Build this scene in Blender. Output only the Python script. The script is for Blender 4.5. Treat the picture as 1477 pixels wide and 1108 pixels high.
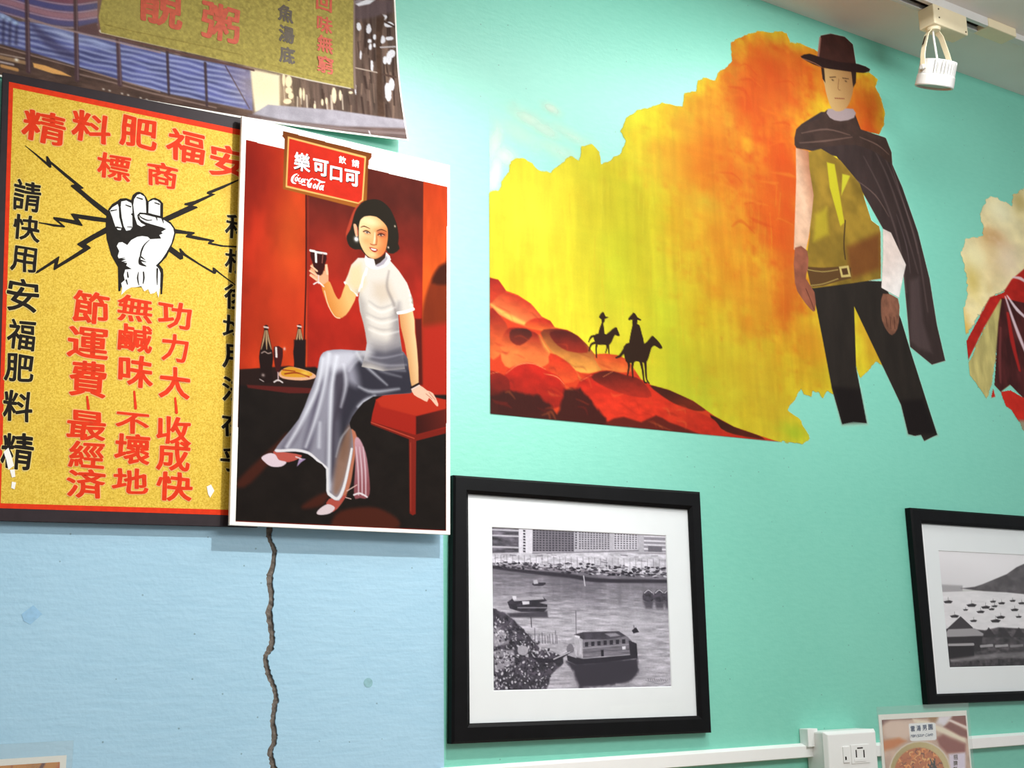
import bpy, bmesh, math, random
import numpy as np
from mathutils import Vector, Matrix
from mathutils.geometry import tessellate_polygon

for o in list(bpy.data.objects):
    bpy.data.objects.remove(o, do_unlink=True)
SC = bpy.context.scene
COL = SC.collection
random.seed(4)

# ------------------------------------------------------------------ camera
W, H = 1477, 1108
FPX = 1800.0
YAW, PITCH, ROLL = math.radians(32.928), math.radians(12.503), math.radians(-0.936)
CAMZ, DIST = 1.15, 1.742
_f = np.array([math.sin(YAW)*math.cos(PITCH), math.cos(YAW)*math.cos(PITCH), math.sin(PITCH)])
_r0 = np.array([math.cos(YAW), -math.sin(YAW), 0.0])
_u0 = np.cross(_r0, _f)
_r = math.cos(ROLL)*_r0 + math.sin(ROLL)*_u0
_u = -math.sin(ROLL)*_r0 + math.cos(ROLL)*_u0
CAM = np.array([0.0, -DIST, CAMZ])
cam_d = bpy.data.cameras.new('camera')
cam_d.sensor_width = 36.0
cam_d.lens = FPX/W*36.0
cam_d.clip_start = 0.02
cam = bpy.data.objects.new('camera', cam_d)
COL.objects.link(cam)
mw = Matrix.Identity(4)
for i in range(3):
    mw[i][0], mw[i][1], mw[i][2], mw[i][3] = _r[i], _u[i], -_f[i], CAM[i]
cam.matrix_world = mw
SC.camera = cam

# ------------------------------------------------------------------ light
SC.view_settings.view_transform = 'Standard'
SC.view_settings.look = 'None'
SC.view_settings.gamma = 1.0
SC.view_settings.use_curve_mapping = False
SC.view_settings.exposure = 0.0
CEIL = 2.52
world = bpy.data.worlds.new('room_ambient')
SC.world = world
world.use_nodes = True
bg = world.node_tree.nodes['Background']
bg.inputs[0].default_value = (0.90, 0.97, 1.0, 1)
bg.inputs[1].default_value = 0.45

def area(name, loc, target, sx, sy, power, col=(1, 1, 1)):
    l = bpy.data.lights.new(name, 'AREA')
    l.shape = 'RECTANGLE'
    l.size, l.size_y, l.energy, l.color = sx, sy, power, col
    o = bpy.data.objects.new(name, l)
    COL.objects.link(o)
    o.location = loc
    d = Vector(target)-Vector(loc)
    o.rotation_euler = d.to_track_quat('-Z', 'Y').to_euler()
    return o
def spot(name, loc, target, half_deg, power, radius, col=(1, 1, 1)):
    l = bpy.data.lights.new(name, 'SPOT')
    l.spot_size, l.spot_blend, l.energy, l.shadow_soft_size, l.color = math.radians(2*half_deg), 1.0, power, radius, col
    o = bpy.data.objects.new(name, l)
    COL.objects.link(o)
    o.location = loc
    o.rotation_euler = (Vector(target)-Vector(loc)).to_track_quat('-Z', 'Y').to_euler()
    return o
# a ceiling spotlight just outside the frame washes the posters; an unseen batten and an added fill do the rest
spot('ceiling_spot_light', (1.12, -0.85, 2.42), (0.70, 0.0, 1.22), 42, 68.0, 0.02, (1.0, 0.98, 0.95))
area('batten_light', (1.60, -0.52, CEIL-0.055), (1.55, -0.40, 1.0), 1.0, 0.16, 8.6, (0.96, 0.99, 1.0))
area('room_fill_light', (1.75, -1.9, CEIL-0.03), (1.2, -0.4, 0.9), 1.5, 0.9, 52.0, (1.0, 0.995, 0.985))  # broad unseen fill, added to lift the wall and frames overall

# ------------------------------------------------------------------ helpers
def lin(c):
    a = np.asarray(c, dtype=np.float64)/255.0
    return np.where(a <= 0.04045, a/12.92, ((a+0.055)/1.055)**2.4)
def L4(c):
    v = lin(c)
    return (float(v[0]), float(v[1]), float(v[2]), 1.0)

def tag(o, label=None, cat=None, group=None, kind=None):
    if label: o['label'] = label
    if cat: o['category'] = cat
    if group: o['group'] = group
    if kind: o['kind'] = kind
    return o
def empty(name, loc):
    o = bpy.data.objects.new(name, None)
    o.empty_display_size = 0.05
    COL.objects.link(o)
    o.location = loc
    return o
def link(name, me, mat, parent=None):
    o = bpy.data.objects.new(name, me)
    COL.objects.link(o)
    if mat is not None and not me.materials:
        me.materials.append(mat)
    if parent is not None:
        o.parent = parent
        p = parent
        off = Vector((0, 0, 0))
        while p is not None:
            off = off + Vector(p.location)
            p = p.parent
        o.location = -off          # all part meshes are written in world metres
    return o
def mesh_pydata(name, vs, fs):
    me = bpy.data.meshes.new(name)
    me.from_pydata([tuple(map(float, v)) for v in vs], [], [tuple(int(k) for k in f) for f in fs])
    me.update()
    return me
def bm_mesh(name, bm, smooth=False):
    me = bpy.data.meshes.new(name)
    bmesh.ops.recalc_face_normals(bm, faces=bm.faces)
    bm.to_mesh(me)
    bm.free()
    if smooth:
        for p in me.polygons: p.use_smooth = True
    return me
def box(name, lo, hi, mat, parent=None, bevel=0.0, seg=2):
    bm = bmesh.new()
    bmesh.ops.create_cube(bm, size=1.0)
    for v in bm.verts:
        v.co = Vector([lo[i]+(v.co[i]+0.5)*(hi[i]-lo[i]) for i in range(3)])
    if bevel > 0:
        bmesh.ops.bevel(bm, geom=list(bm.edges), offset=bevel, segments=seg, affect='EDGES', profile=0.5)
    return link(name, bm_mesh(name, bm), mat, parent)
def hexa(name, front, back, mat, parent=None, bevel=0.0):
    """solid between two quads (4 world points each, same winding)"""
    bm = bmesh.new()
    a = [bm.verts.new(p) for p in front]; b = [bm.verts.new(p) for p in back]
    bm.faces.new(a); bm.faces.new(b[::-1])
    for i in range(4):
        j = (i+1) % 4
        bm.faces.new((a[j], a[i], b[i], b[j]))
    bmesh.ops.recalc_face_normals(bm, faces=bm.faces)
    if bevel > 0:
        bmesh.ops.bevel(bm, geom=list(bm.edges), offset=bevel, segments=2, affect='EDGES', profile=0.5)
    return link(name, bm_mesh(name, bm), mat, parent)
def tube(name, pts, rad, mat, parent=None, n=10):
    bm = bmesh.new()
    P = [Vector(p) for p in pts]
    rings = []
    for i, p in enumerate(P):
        d = (P[min(i+1, len(P)-1)]-P[max(i-1, 0)]).normalized()
        a = d.cross(Vector((0.3, 0.9, 0.1))).normalized(); b = d.cross(a)
        rings.append([bm.verts.new(p+rad*(math.cos(2*math.pi*k/n)*a+math.sin(2*math.pi*k/n)*b)) for k in range(n)])
    for i in range(len(rings)-1):
        for k in range(n):
            bm.faces.new((rings[i][k], rings[i][(k+1) % n], rings[i+1][(k+1) % n], rings[i+1][k]))
    bm.faces.new(rings[0][::-1]); bm.faces.new(rings[-1])
    return link(name, bm_mesh(name, bm, True), mat, parent)

class Plane:
    """a plane in the room: origin, unit right axis, unit up axis; pixel() gives where a photo pixel's ray meets it"""
    def __init__(s, O, U, V):
        s.O, s.U, s.V = np.array(O, float), np.array(U, float), np.array(V, float)
        s.N = np.cross(s.U, s.V)
    def pixel(s, px, py):
        d = (px-W/2)*_r-(py-H/2)*_u+FPX*_f
        t = np.dot(s.O-CAM, s.N)/np.dot(d, s.N)
        q = CAM+d*t-s.O
        return np.array([q@s.U, q@s.V])
    def at(s, uv, lift=0.0):
        return s.O+uv[0]*s.U+uv[1]*s.V+lift*s.N
    def pt(s, px, py, lift=0.0):
        return s.at(s.pixel(px, py), lift)
def wallp(t):
    """plane parallel to the wall, t metres in front of it"""
    return Plane((0, -t, 0), (1, 0, 0), (0, 0, 1))

def homog(src, dst):
    A = []
    for (x, y), (u, v) in zip(src, dst):
        A.append([x, y, 1, 0, 0, 0, -u*x, -u*y]); A.append([0, 0, 0, x, y, 1, -v*x, -v*y])
    b = np.array([c for p in dst for c in p], float)
    h = np.linalg.solve(np.array(A, float), b)
    return np.append(h, 1).reshape(3, 3)
def happly(Hm, P):
    P = np.asarray(P, float)
    q = np.c_[P, np.ones(len(P))]@Hm.T
    return q[:, :2]/q[:, 2:3]
def crop(x0, y0, s):
    """coordinates noted in an enlarged crop of the photograph -> photograph pixels"""
    return lambda pts: [(x0+x/s, y0+y/s) for x, y in pts]
def smooth_pts(pts, n=5, closed=True):
    P = np.asarray(pts, float); m = len(P); out = []
    for i in range(m if closed else m-1):
        if closed:
            p0, p1, p2, p3 = P[(i-1) % m], P[i], P[(i+1) % m], P[(i+2) % m]
        else:
            p0, p1, p2, p3 = P[max(i-1, 0)], P[i], P[i+1], P[min(i+2, m-1)]
        for k in range(n):
            t = k/n
            out.append(0.5*((2*p1)+(-p0+p2)*t+(2*p0-5*p1+4*p2-p3)*t*t+(-p0+3*p1-3*p2+p3)*t**3))
    if not closed: out.append(P[-1])
    return np.array(out)

# ------------------------------------------------------------------ materials
def nmat(name):
    m = bpy.data.materials.new(name); m.use_nodes = True
    nt = m.node_tree
    return m, nt, nt.nodes['Principled BSDF']
def plain(name, col, rough=0.5, spec=0.5, metallic=0.0, var=0.05, scale=30.0, bump=0.0, bscale=200.0):
    m, nt, b = nmat(name)
    tc = nt.nodes.new('ShaderNodeTexCoord')
    n = nt.nodes.new('ShaderNodeTexNoise'); n.inputs['Scale'].default_value = scale
    n.inputs['Detail'].default_value = 4
    nt.links.new(tc.outputs['Object'], n.inputs['Vector'])
    r = nt.nodes.new('ShaderNodeValToRGB')
    c = np.array(L4(col)[:3])
    r.color_ramp.elements[0].position = 0.3; r.color_ramp.elements[1].position = 0.7
    r.color_ramp.elements[0].color = (*(c*(1-var)), 1); r.color_ramp.elements[1].color = (*np.minimum(c*(1+var), 1), 1)
    nt.links.new(n.outputs['Fac'], r.inputs['Fac'])
    nt.links.new(r.outputs['Color'], b.inputs['Base Color'])
    b.inputs['Roughness'].default_value = rough
    b.inputs['Specular IOR Level'].default_value = spec
    b.inputs['Metallic'].default_value = metallic
    if bump > 0:
        n2 = nt.nodes.new('ShaderNodeTexNoise'); n2.inputs['Scale'].default_value = bscale
        nt.links.new(tc.outputs['Object'], n2.inputs['Vector'])
        bp = nt.nodes.new('ShaderNodeBump'); bp.inputs['Strength'].default_value = bump; bp.inputs['Distance'].default_value = 0.001
        nt.links.new(n2.outputs['Fac'], bp.inputs['Height']); nt.links.new(bp.outputs['Normal'], b.inputs['Normal'])
    return m
def wall_paint(name, col, col2, rough, strength, streak=6.0, spec=0.5):
    """roller paint: slow tone drift, fine horizontal brush streaks, pimples"""
    m, nt, b = nmat(name)
    N = nt.nodes.new; lk = nt.links.new
    tc = N('ShaderNodeTexCoord')
    big = N('ShaderNodeTexNoise'); big.inputs['Scale'].default_value = 3.0; big.inputs['Detail'].default_value = 5
    lk(tc.outputs['Object'], big.inputs['Vector'])
    mp = N('ShaderNodeMapping'); mp.inputs['Scale'].default_value = (6*streak, 30, 120)
    lk(tc.outputs['Object'], mp.inputs['Vector'])
    st = N('ShaderNodeTexNoise'); st.inputs['Scale'].default_value = 1.2; st.inputs['Detail'].default_value = 3
    lk(mp.outputs['Vector'], st.inputs['Vector'])
    mx = N('ShaderNodeMath'); mx.operation = 'ADD'
    h = N('ShaderNodeMath'); h.operation = 'MULTIPLY'; h.inputs[1].default_value = 0.5
    lk(st.outputs['Fac'], h.inputs[0]); lk(h.outputs[0], mx.inputs[1])
    h2 = N('ShaderNodeMath'); h2.operation = 'MULTIPLY'; h2.inputs[1].default_value = 0.5
    lk(big.outputs['Fac'], h2.inputs[0]); lk(h2.outputs[0], mx.inputs[0])
    r = N('ShaderNodeValToRGB')
    r.color_ramp.elements[0].position = 0.36; r.color_ramp.elements[1].position = 0.64
    r.color_ramp.elements[0].color = L4(col2); r.color_ramp.elements[1].color = L4(col)
    lk(mx.outputs[0], r.inputs['Fac'])
    # scattered dark specks
    vo = N('ShaderNodeTexVoronoi'); vo.inputs['Scale'].default_value = 34.0
    lk(tc.outputs['Object'], vo.inputs['Vector'])
    lt = N('ShaderNodeMath'); lt.operation = 'LESS_THAN'; lt.inputs[1].default_value = 0.045
    lk(vo.outputs['Distance'], lt.inputs[0])
    sm = N('ShaderNodeMath'); sm.operation = 'MULTIPLY'; sm.inputs[1].default_value = 0.45
    lk(lt.outputs[0], sm.inputs[0])
    mix = N('ShaderNodeMixRGB'); mix.inputs['Color2'].default_value = L4((70, 85, 80))
    lk(sm.outputs[0], mix.inputs['Fac']); lk(r.outputs['Color'], mix.inputs['Color1'])
    lk(mix.outputs['Color'], b.inputs['Base Color'])
    b.inputs['Roughness'].default_value = rough
    b.inputs['Specular IOR Level'].default_value = spec
    fine = N('ShaderNodeTexNoise'); fine.inputs['Scale'].default_value = 160.0; fine.inputs['Detail'].default_value = 3
    lk(tc.outputs['Object'], fine.inputs['Vector'])
    ad = N('ShaderNodeMath'); ad.operation = 'ADD'
    lk(fine.outputs['Fac'], ad.inputs[0]); lk(st.outputs['Fac'], ad.inputs[1])
    bp = N('ShaderNodeBump'); bp.inputs['Strength'].default_value = strength; bp.inputs['Distance'].default_value = 0.0012
    lk(ad.outputs[0], bp.inputs['Height']); lk(bp.outputs['Normal'], b.inputs['Normal'])
    return m
def attr_mat(name, rough, spec=0.4, alpha=False, grain=0.06, bump=0.0):
    """printed or brushed colour carried by the artwork's own mesh, with fine grain"""
    m, nt, b = nmat(name)
    N = nt.nodes.new; lk = nt.links.new
    at = N('ShaderNodeAttribute'); at.attribute_name = 'ink'
    tc = N('ShaderNodeTexCoord')
    n = N('ShaderNodeTexNoise'); n.inputs['Scale'].default_value = 700.0; n.inputs['Detail'].default_value = 2
    lk(tc.outputs['Object'], n.inputs['Vector'])
    r = N('ShaderNodeMapRange'); r.inputs['To Min'].default_value = 1-2*grain; r.inputs['To Max'].default_value = 1+2*grain
    lk(n.outputs['Fac'], r.inputs['Value'])
    mu = N('ShaderNodeVectorMath'); mu.operation = 'SCALE'
    lk(at.outputs['Color'], mu.inputs[0]); lk(r.outputs[0], mu.inputs['Scale'])
    lk(mu.outputs[0], b.inputs['Base Color'])
    b.inputs['Roughness'].default_value = rough; b.inputs['Specular IOR Level'].default_value = spec
    if alpha: lk(at.outputs['Alpha'], b.inputs['Alpha'])
    if bump > 0:
        n2 = N('ShaderNodeTexNoise'); n2.inputs['Scale'].default_value = 180.0
        mp = N('ShaderNodeMapping'); mp.inputs['Scale'].default_value = (1.6, 1, 0.35)
        lk(tc.outputs['Object'], mp.inputs['Vector']); lk(mp.outputs['Vector'], n2.inputs['Vector'])
        bp = N('ShaderNodeBump'); bp.inputs['Strength'].default_value = bump; bp.inputs['Distance'].default_value = 0.001
        lk(n2.outputs['Fac'], bp.inputs['Height']); lk(bp.outputs['Normal'], b.inputs['Normal'])
    return m
def clear_mat(name, tint, milk=0.0):
    """thin clear sheet: passes light, with a faint mirror coat"""
    m = bpy.data.materials.new(name); m.use_nodes = True
    nt = m.node_tree; nt.nodes.clear()
    out = nt.nodes.new('ShaderNodeOutputMaterial')
    t = nt.nodes.new('ShaderNodeBsdfTransparent'); t.inputs[0].default_value = (*tint, 1)
    g = nt.nodes.new('ShaderNodeBsdfGlossy'); g.inputs['Roughness'].default_value = 0.05
    mx = nt.nodes.new('ShaderNodeMixShader')
    mx.inputs[0].default_value = 0.03
    nt.links.new(t.outputs[0], mx.inputs[1]); nt.links.new(g.outputs[0], mx.inputs[2])
    df = nt.nodes.new('ShaderNodeBsdfDiffuse'); df.inputs[0].default_value = (0.75, 0.75, 0.75, 1)
    m2_ = nt.nodes.new('ShaderNodeMixShader'); m2_.inputs[0].default_value = milk
    nt.links.new(mx.outputs[0], m2_.inputs[1]); nt.links.new(df.outputs[0], m2_.inputs[2])
    nt.links.new(m2_.outputs[0], out.inputs[0])
    return m

M = {}
M['green'] = wall_paint('mint_wall_paint', (128, 208, 186), (120, 202, 180), 0.43, 0.18, spec=0.85)
M['blue'] = wall_paint('blue_wall_paint', (168, 207, 228), (159, 200, 222), 0.5, 0.32, 3.0)
M['plaster'] = plain('broken_plaster', (112, 104, 96), 0.95, 0.1, var=0.5, scale=160, bump=1.0, bscale=300)
M['ceiling'] = plain('ceiling_paint', (240, 234, 228), 0.7, 0.3, var=0.03, scale=4)
M['floor'] = plain('floor_tile', (120, 100, 85), 0.4, var=0.15, scale=6)
M['black_wood'] = plain('black_frame_lacquer', (9, 9, 11), 0.5, 0.15, var=0.3, scale=25, bump=0.1)
M['mat_board'] = plain('white_mat_board', (246, 246, 247), 0.8, 0.2, var=0.01)
M['backing'] = plain('brown_backing', (110, 85, 60), 0.9, 0.1)
M['card'] = plain('white_card', (250, 247, 238), 0.55, 0.3, var=0.015, scale=15)
M['pvc'] = plain('white_pvc', (240, 240, 238), 0.35, 0.5, var=0.01)
M['cream'] = plain('aged_cream_plastic', (232, 218, 184), 0.4, 0.5, var=0.03)
M['white_metal'] = plain('white_lamp_enamel', (214, 212, 208), 0.35, 0.5, var=0.02)
M['dark_slot'] = plain('dark_slot', (35, 28, 24), 0.8, 0.1)
M['screw'] = plain('dull_screw', (95, 85, 70), 0.4, 0.5, 0.8)
M['lens'] = plain('frosted_lens', (170, 170, 160), 0.3, 0.5)
M['wood'] = plain('table_wood', (140, 100, 65), 0.45, 0.4, var=0.2, scale=9)
M['steel'] = plain('table_leg_steel', (60, 60, 62), 0.4, 0.5, 0.8)
M['print'] = attr_mat('offset_print', 0.7, 0.05)
M['photo'] = attr_mat('photo_print', 0.7, 0.08, grain=0.10)
M['brushed'] = attr_mat('mural_paint', 0.65, 0.12, alpha=True, grain=0.05, bump=0.25)
M['ink_red'] = plain('red_ink', (224, 56, 20), 0.6, 0.12, var=0.10, scale=120)
M['ink_red2'] = plain('faded_red_ink', (200, 88, 62), 0.5, 0.3, var=0.15, scale=160)
M['ink_black'] = plain('black_ink', (30, 24, 18), 0.6, 0.12, var=0.2, scale=120)
M['ink_grey'] = plain('faded_black_ink', (92, 80, 66), 0.5, 0.3, var=0.2, scale=160)
M['ink_white'] = plain('white_ink', (240, 240, 238), 0.5, 0.3, var=0.03, scale=120)
M['ink_navy'] = plain('navy_ink', (70, 85, 112), 0.5, 0.3)
M['border_black'] = plain('dark_border_ink', (46, 36, 40), 0.5, 0.2, var=0.12, scale=60)
M['glass'] = clear_mat('picture_glass', (0.97, 0.98, 0.98))
M['acrylic'] = clear_mat('clear_acrylic', (0.95, 0.96, 0.955), 0.07)
M['halo_red'] = plain('pale_pink_halo', (238, 180, 110), 0.5, 0.3)
M['halo_black'] = plain('pale_yellow_halo', (238, 214, 128), 0.5, 0.3)
M['tape'] = plain('yellowed_tape', (232, 224, 202), 0.35, 0.4, var=0.03)
M['blue_tape'] = plain('faded_blue_tape', (150, 194, 224), 0.5, 0.3, var=0.08, scale=200)
M['stain'] = plain('grey_green_stain', (140, 184, 192), 0.5, 0.3, var=0.1, scale=200)
def speckled(name):
    m, nt, b = nmat(name)
    N = nt.nodes.new; lk = nt.links.new
    tc = N('ShaderNodeTexCoord')
    n = N('ShaderNodeTexNoise'); n.inputs['Scale'].default_value = 520.0; n.inputs['Detail'].default_value = 2
    lk(tc.outputs['Object'], n.inputs['Vector'])
    r = N('ShaderNodeValToRGB'); e = r.color_ramp.elements
    e[0].position = 0.30; e[0].color = L4((204, 164, 54)); e[1].position = 0.66; e[1].color = L4((236, 204, 86))
    k = e.new(0.45); k.color = L4((222, 184, 62))
    lk(n.outputs['Fac'], r.inputs['Fac'])
    n2 = N('ShaderNodeTexNoise'); n2.inputs['Scale'].default_value = 7.0; n2.inputs['Detail'].default_value = 5
    lk(tc.outputs['Object'], n2.inputs['Vector'])
    r2 = N('ShaderNodeValToRGB'); r2.color_ramp.elements[0].position = 0.56; r2.color_ramp.elements[1].position = 0.75
    r2.color_ramp.elements[0].color = (0, 0, 0, 1); r2.color_ramp.elements[1].color = (0.55, 0.55, 0.55, 1)
    lk(n2.outputs['Fac'], r2.inputs['Fac'])
    mx = N('ShaderNodeMixRGB'); mx.inputs['Color2'].default_value = L4((176, 128, 42))
    lk(r2.outputs['Color'], mx.inputs['Fac']); lk(r.outputs['Color'], mx.inputs['Color1'])
    lk(mx.outputs['Color'], b.inputs['Base Color'])
    b.inputs['Roughness'].default_value = 0.6; b.inputs['Specular IOR Level'].default_value = 0.15
    return m
M['yellow'] = speckled('speckled_yellow_print')

# ------------------------------------------------------------------ flat artwork tools
class Canvas:
    """artwork colours on a quad of a plane; shapes are noted in photo pixels and land on the artwork's own surface"""
    def __init__(s, plane, corners_uv, w, h, base=(255, 255, 255), alpha=1.0):
        s.p, s.w, s.h = plane, w, h
        dst = [(0, 0), (w-1, 0), (w-1, h-1), (0, h-1)]
        s.Hm = homog(corners_uv, dst); s.Hi = np.linalg.inv(s.Hm)
        s.rgb = np.zeros((h, w, 3), np.float32); s.rgb[:] = base
        s.a = np.full((h, w), alpha, np.float32)
        s.id = np.zeros((h, w), np.int16)
        s.clip = None; s.base_clip = None
        s.yy, s.xx = np.mgrid[0:h, 0:w].astype(np.float32)
        s._n = {}
        c = np.array(corners_uv); q = s.M_uv(c)
        s.k = 1.0
    def M_uv(s, uv): return happly(s.Hm, uv)
    def M(s, pts): return s.M_uv([s.p.pixel(x, y) for x, y in pts])
    def setk(s, a, b):
        q = s.M([a, b]); s.k = float(np.hypot(*(q[1]-q[0]))/math.hypot(a[0]-b[0], a[1]-b[1]))
    def noise(s, cx, cy=None, seed=0, octv=3):
        cy = cy or cx
        key = (cx, cy, seed, octv)
        if key in s._n: return s._n[key]
        rng = np.random.RandomState(seed+17)
        out = np.zeros((s.h, s.w), np.float32); amp = 1.0; tot = 0
        for o in range(octv):
            gx, gy = max(cx/2**o, 1.0), max(cy/2**o, 1.0)
            nx, ny = int(s.w/gx)+3, int(s.h/gy)+3
            g = rng.rand(ny, nx).astype(np.float32)
            x = np.arange(s.w)/gx; y = np.arange(s.h)/gy
            xi, yi = x.astype(int), y.astype(int)
            fx = x-xi; fy = y-yi
            fx = (fx*fx*(3-2*fx)).astype(np.float32); fy = (fy*fy*(3-2*fy)).astype(np.float32)[:, None]
            a = g[yi][:, xi]*(1-fx)+g[yi][:, xi+1]*fx
            b = g[yi+1][:, xi]*(1-fx)+g[yi+1][:, xi+1]*fx
            out += amp*(a*(1-fy)+b*fy); tot += amp; amp *= 0.5
        out /= tot
        s._n[key] = out
        return out
    def _win(s, q, pad):
        x0 = int(max(0, math.floor(q[:, 0].min()-pad))); x1 = int(min(s.w, math.ceil(q[:, 0].max()+pad)+1))
        y0 = int(max(0, math.floor(q[:, 1].min()-pad))); y1 = int(min(s.h, math.ceil(q[:, 1].max()+pad)+1))
        if x1 <= x0 or y1 <= y0: return None
        return (slice(y0, y1), slice(x0, x1))
    def sdf(s, q, win):
        X = s.xx[win]; Y = s.yy[win]
        d2 = np.full(X.shape, 1e9, np.float32); ins = np.zeros(X.shape, bool)
        n = len(q)
        for i in range(n):
            ax, ay = q[i]; bx, by = q[(i+1) % n]
            ex, ey = bx-ax, by-ay; L = ex*ex+ey*ey
            if L < 1e-9: continue
            t = np.clip(((X-ax)*ex+(Y-ay)*ey)/L, 0, 1)
            d2 = np.minimum(d2, (X-ax-t*ex)**2+(Y-ay-t*ey)**2)
            if ay != by:
                c = ((ay > Y) != (by > Y)) & (X < ax+(Y-ay)*ex/(by-ay))
                ins ^= c
        d = np.sqrt(d2)
        return np.where(ins, -d, d)
    def put(s, win, al, col, id=None, opaque=True):
        if s.clip is not None: al = al*s.clip[win]
        if s.base_clip is not None: al = al*s.base_clip[win]
        c = np.asarray(col, np.float32)
        if c.ndim == 1: c = c[None, None, :]
        s.rgb[win] += (c-s.rgb[win])*al[..., None]
        if opaque: s.a[win] = np.maximum(s.a[win], al)
        if id is not None: s.id[win][al > 0.5] = id
    def colour(s, win, col, grad=None, var=0.0, vcell=(10, 10), seed=0):
        c = np.empty(s.xx[win].shape+(3,), np.float32); c[:] = col
        if grad is not None:
            p0, p1, c1 = grad
            q = s.M([p0, p1]); d = q[1]-q[0]
            t = np.clip(((s.xx[win]-q[0][0])*d[0]+(s.yy[win]-q[0][1])*d[1])/(d@d), 0, 1)[..., None]
            c = c*(1-t)+np.asarray(c1, np.float32)*t
        if var:
            c = np.clip(c*(1+var*2*(s.noise(vcell[0], vcell[1], seed)[win]-0.5)[..., None]), 0, 255)
        return c
    def poly(s, pts, col, soft=0.7, a=1.0, smooth=0, id=None, grad=None, var=0.0, vcell=(10, 10), rough=0.0, rcell=(6, 6), seed=0, opaque=True, mask=False):
        q = s.M(pts)
        if smooth: q = smooth_pts(q, smooth)
        win = s._win(q, soft*s.k+rough*s.k+2)
        if win is None: return None
        d = s.sdf(q, win)
        if rough: d = d+rough*s.k*2*(s.noise(rcell[0], rcell[1], seed+5)[win]-0.5)
        sf = max(soft*s.k, 0.5)
        al = np.clip(0.5-d/(2*sf), 0, 1)
        al = al*al*(3-2*al)*a
        if mask:
            full = np.zeros((s.h, s.w), np.float32); full[win] = al
            return full
        s.put(win, al, s.colour(win, col, grad, var, vcell, seed), id, opaque)
    def stroke(s, pts, w, col, soft=0.6, a=1.0, smooth=4, id=None, opaque=True):
        q = s.M(pts)
        if smooth and len(q) > 2: q = smooth_pts(q, smooth, False)
        n = len(q)
        ws = np.interp(np.linspace(0, 1, n), np.linspace(0, 1, len(w)), w)*s.k*0.5 if hasattr(w, '__len__') else np.full(n, w*s.k*0.5)
        win = s._win(q, ws.max()+soft*s.k+2)
        if win is None: return
        X, Y = s.xx[win], s.yy[win]
        d = np.full(X.shape, 1e9, np.float32)
        for i in range(n-1):
            ax, ay = q[i]; ex, ey = q[i+1]-q[i]; L = ex*ex+ey*ey
            if L < 1e-9: continue
            t = np.clip(((X-ax)*ex+(Y-ay)*ey)/L, 0, 1)
            d = np.minimum(d, np.hypot(X-ax-t*ex, Y-ay-t*ey)-(ws[i]+t*(ws[i+1]-ws[i])))
        sf = max(soft*s.k, 0.5)
        al = np.clip(0.5-d/(2*sf), 0, 1); al = al*al*(3-2*al)*a
        s.put(win, al, col, id, opaque)
    def blob(s, c, rx, ry, col, a=1.0, rot=0.0, opaque=False, noise=0.0, seed=0):
        q = s.M([c])[0]; rx *= s.k; ry *= s.k; R3 = 2.6*max(rx, ry)
        win = s._win(np.array([q-R3, q+R3]), 0)
        if win is None: return
        X, Y = s.xx[win]-q[0], s.yy[win]-q[1]
        cr, sr = math.cos(rot), math.sin(rot)
        d = ((X*cr+Y*sr)/rx)**2+((-X*sr+Y*cr)/ry)**2
        if noise: d = d*(1+noise*2*(s.noise(14, 14, seed)[win]-0.5))
        s.put(win, (a*np.exp(-d)).astype(np.float32), col, None, opaque)
    def ring_pts(s, c, rx, ry, n=20, rot=0.0):
        return [(c[0]+rx*math.cos(t)*math.cos(rot)-ry*math.sin(t)*math.sin(rot), c[1]+rx*math.cos(t)*math.sin(rot)+ry*math.sin(t)*math.cos(rot)) for t in np.linspace(0, 2*math.pi, n, endpoint=False)]
    def parts(s, names, mat, parent, lift=0.0003, lift_fn=None, use_alpha=False, thr=0.02, density=1.0):
        gu = happly(s.Hi, np.c_[s.xx.ravel(), s.yy.ravel()])
        lf = np.full(len(gu), lift) if lift_fn is None else lift+lift_fn(s.xx.ravel()/(s.w-1), s.yy.ravel()/(s.h-1))
        P = s.p.O+gu[:, :1]*s.p.U+gu[:, 1:2]*s.p.V+lf[:, None]*s.p.N
        rgba = np.c_[lin(np.clip(s.rgb.reshape(-1, 3), 0, 255))*(density if np.isscalar(density) else density.reshape(-1, 1)), s.a.ravel()]
        ii = (np.arange(s.h-1)[:, None]*s.w+np.arange(s.w-1)[None, :])
        ids = s.id[:-1, :-1]
        keep = np.ones(ids.shape, bool)
        if use_alpha:
            keep = np.maximum(np.maximum(s.a[:-1, :-1], s.a[1:, :-1]), np.maximum(s.a[:-1, 1:], s.a[1:, 1:])) > thr
        objs = {}
        for k, nm in names.items():
            sel = ii[(ids == k) & keep]
            if len(sel) == 0: continue
            quads = np.stack([sel, sel+s.w, sel+s.w+1, sel+1], 1)
            uq, inv = np.unique(quads.ravel(), return_inverse=True)
            me = bpy.data.meshes.new(nm)
            nq = len(sel)
            me.vertices.add(len(uq)); me.vertices.foreach_set('co', P[uq].astype(np.float32).ravel())
            me.loops.add(nq*4); me.loops.foreach_set('vertex_index', inv.astype(np.int32).ravel())
            me.polygons.add(nq); me.polygons.foreach_set('loop_start', np.arange(0, nq*4, 4, dtype=np.int32))
            me.update(calc_edges=True)
            at = me.color_attributes.new('ink', 'FLOAT_COLOR', 'POINT')
            at.data.foreach_set('color', rgba[uq].astype(np.float32).ravel())
            objs[k] = link(nm, me, mat, parent)
        return objs

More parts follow.
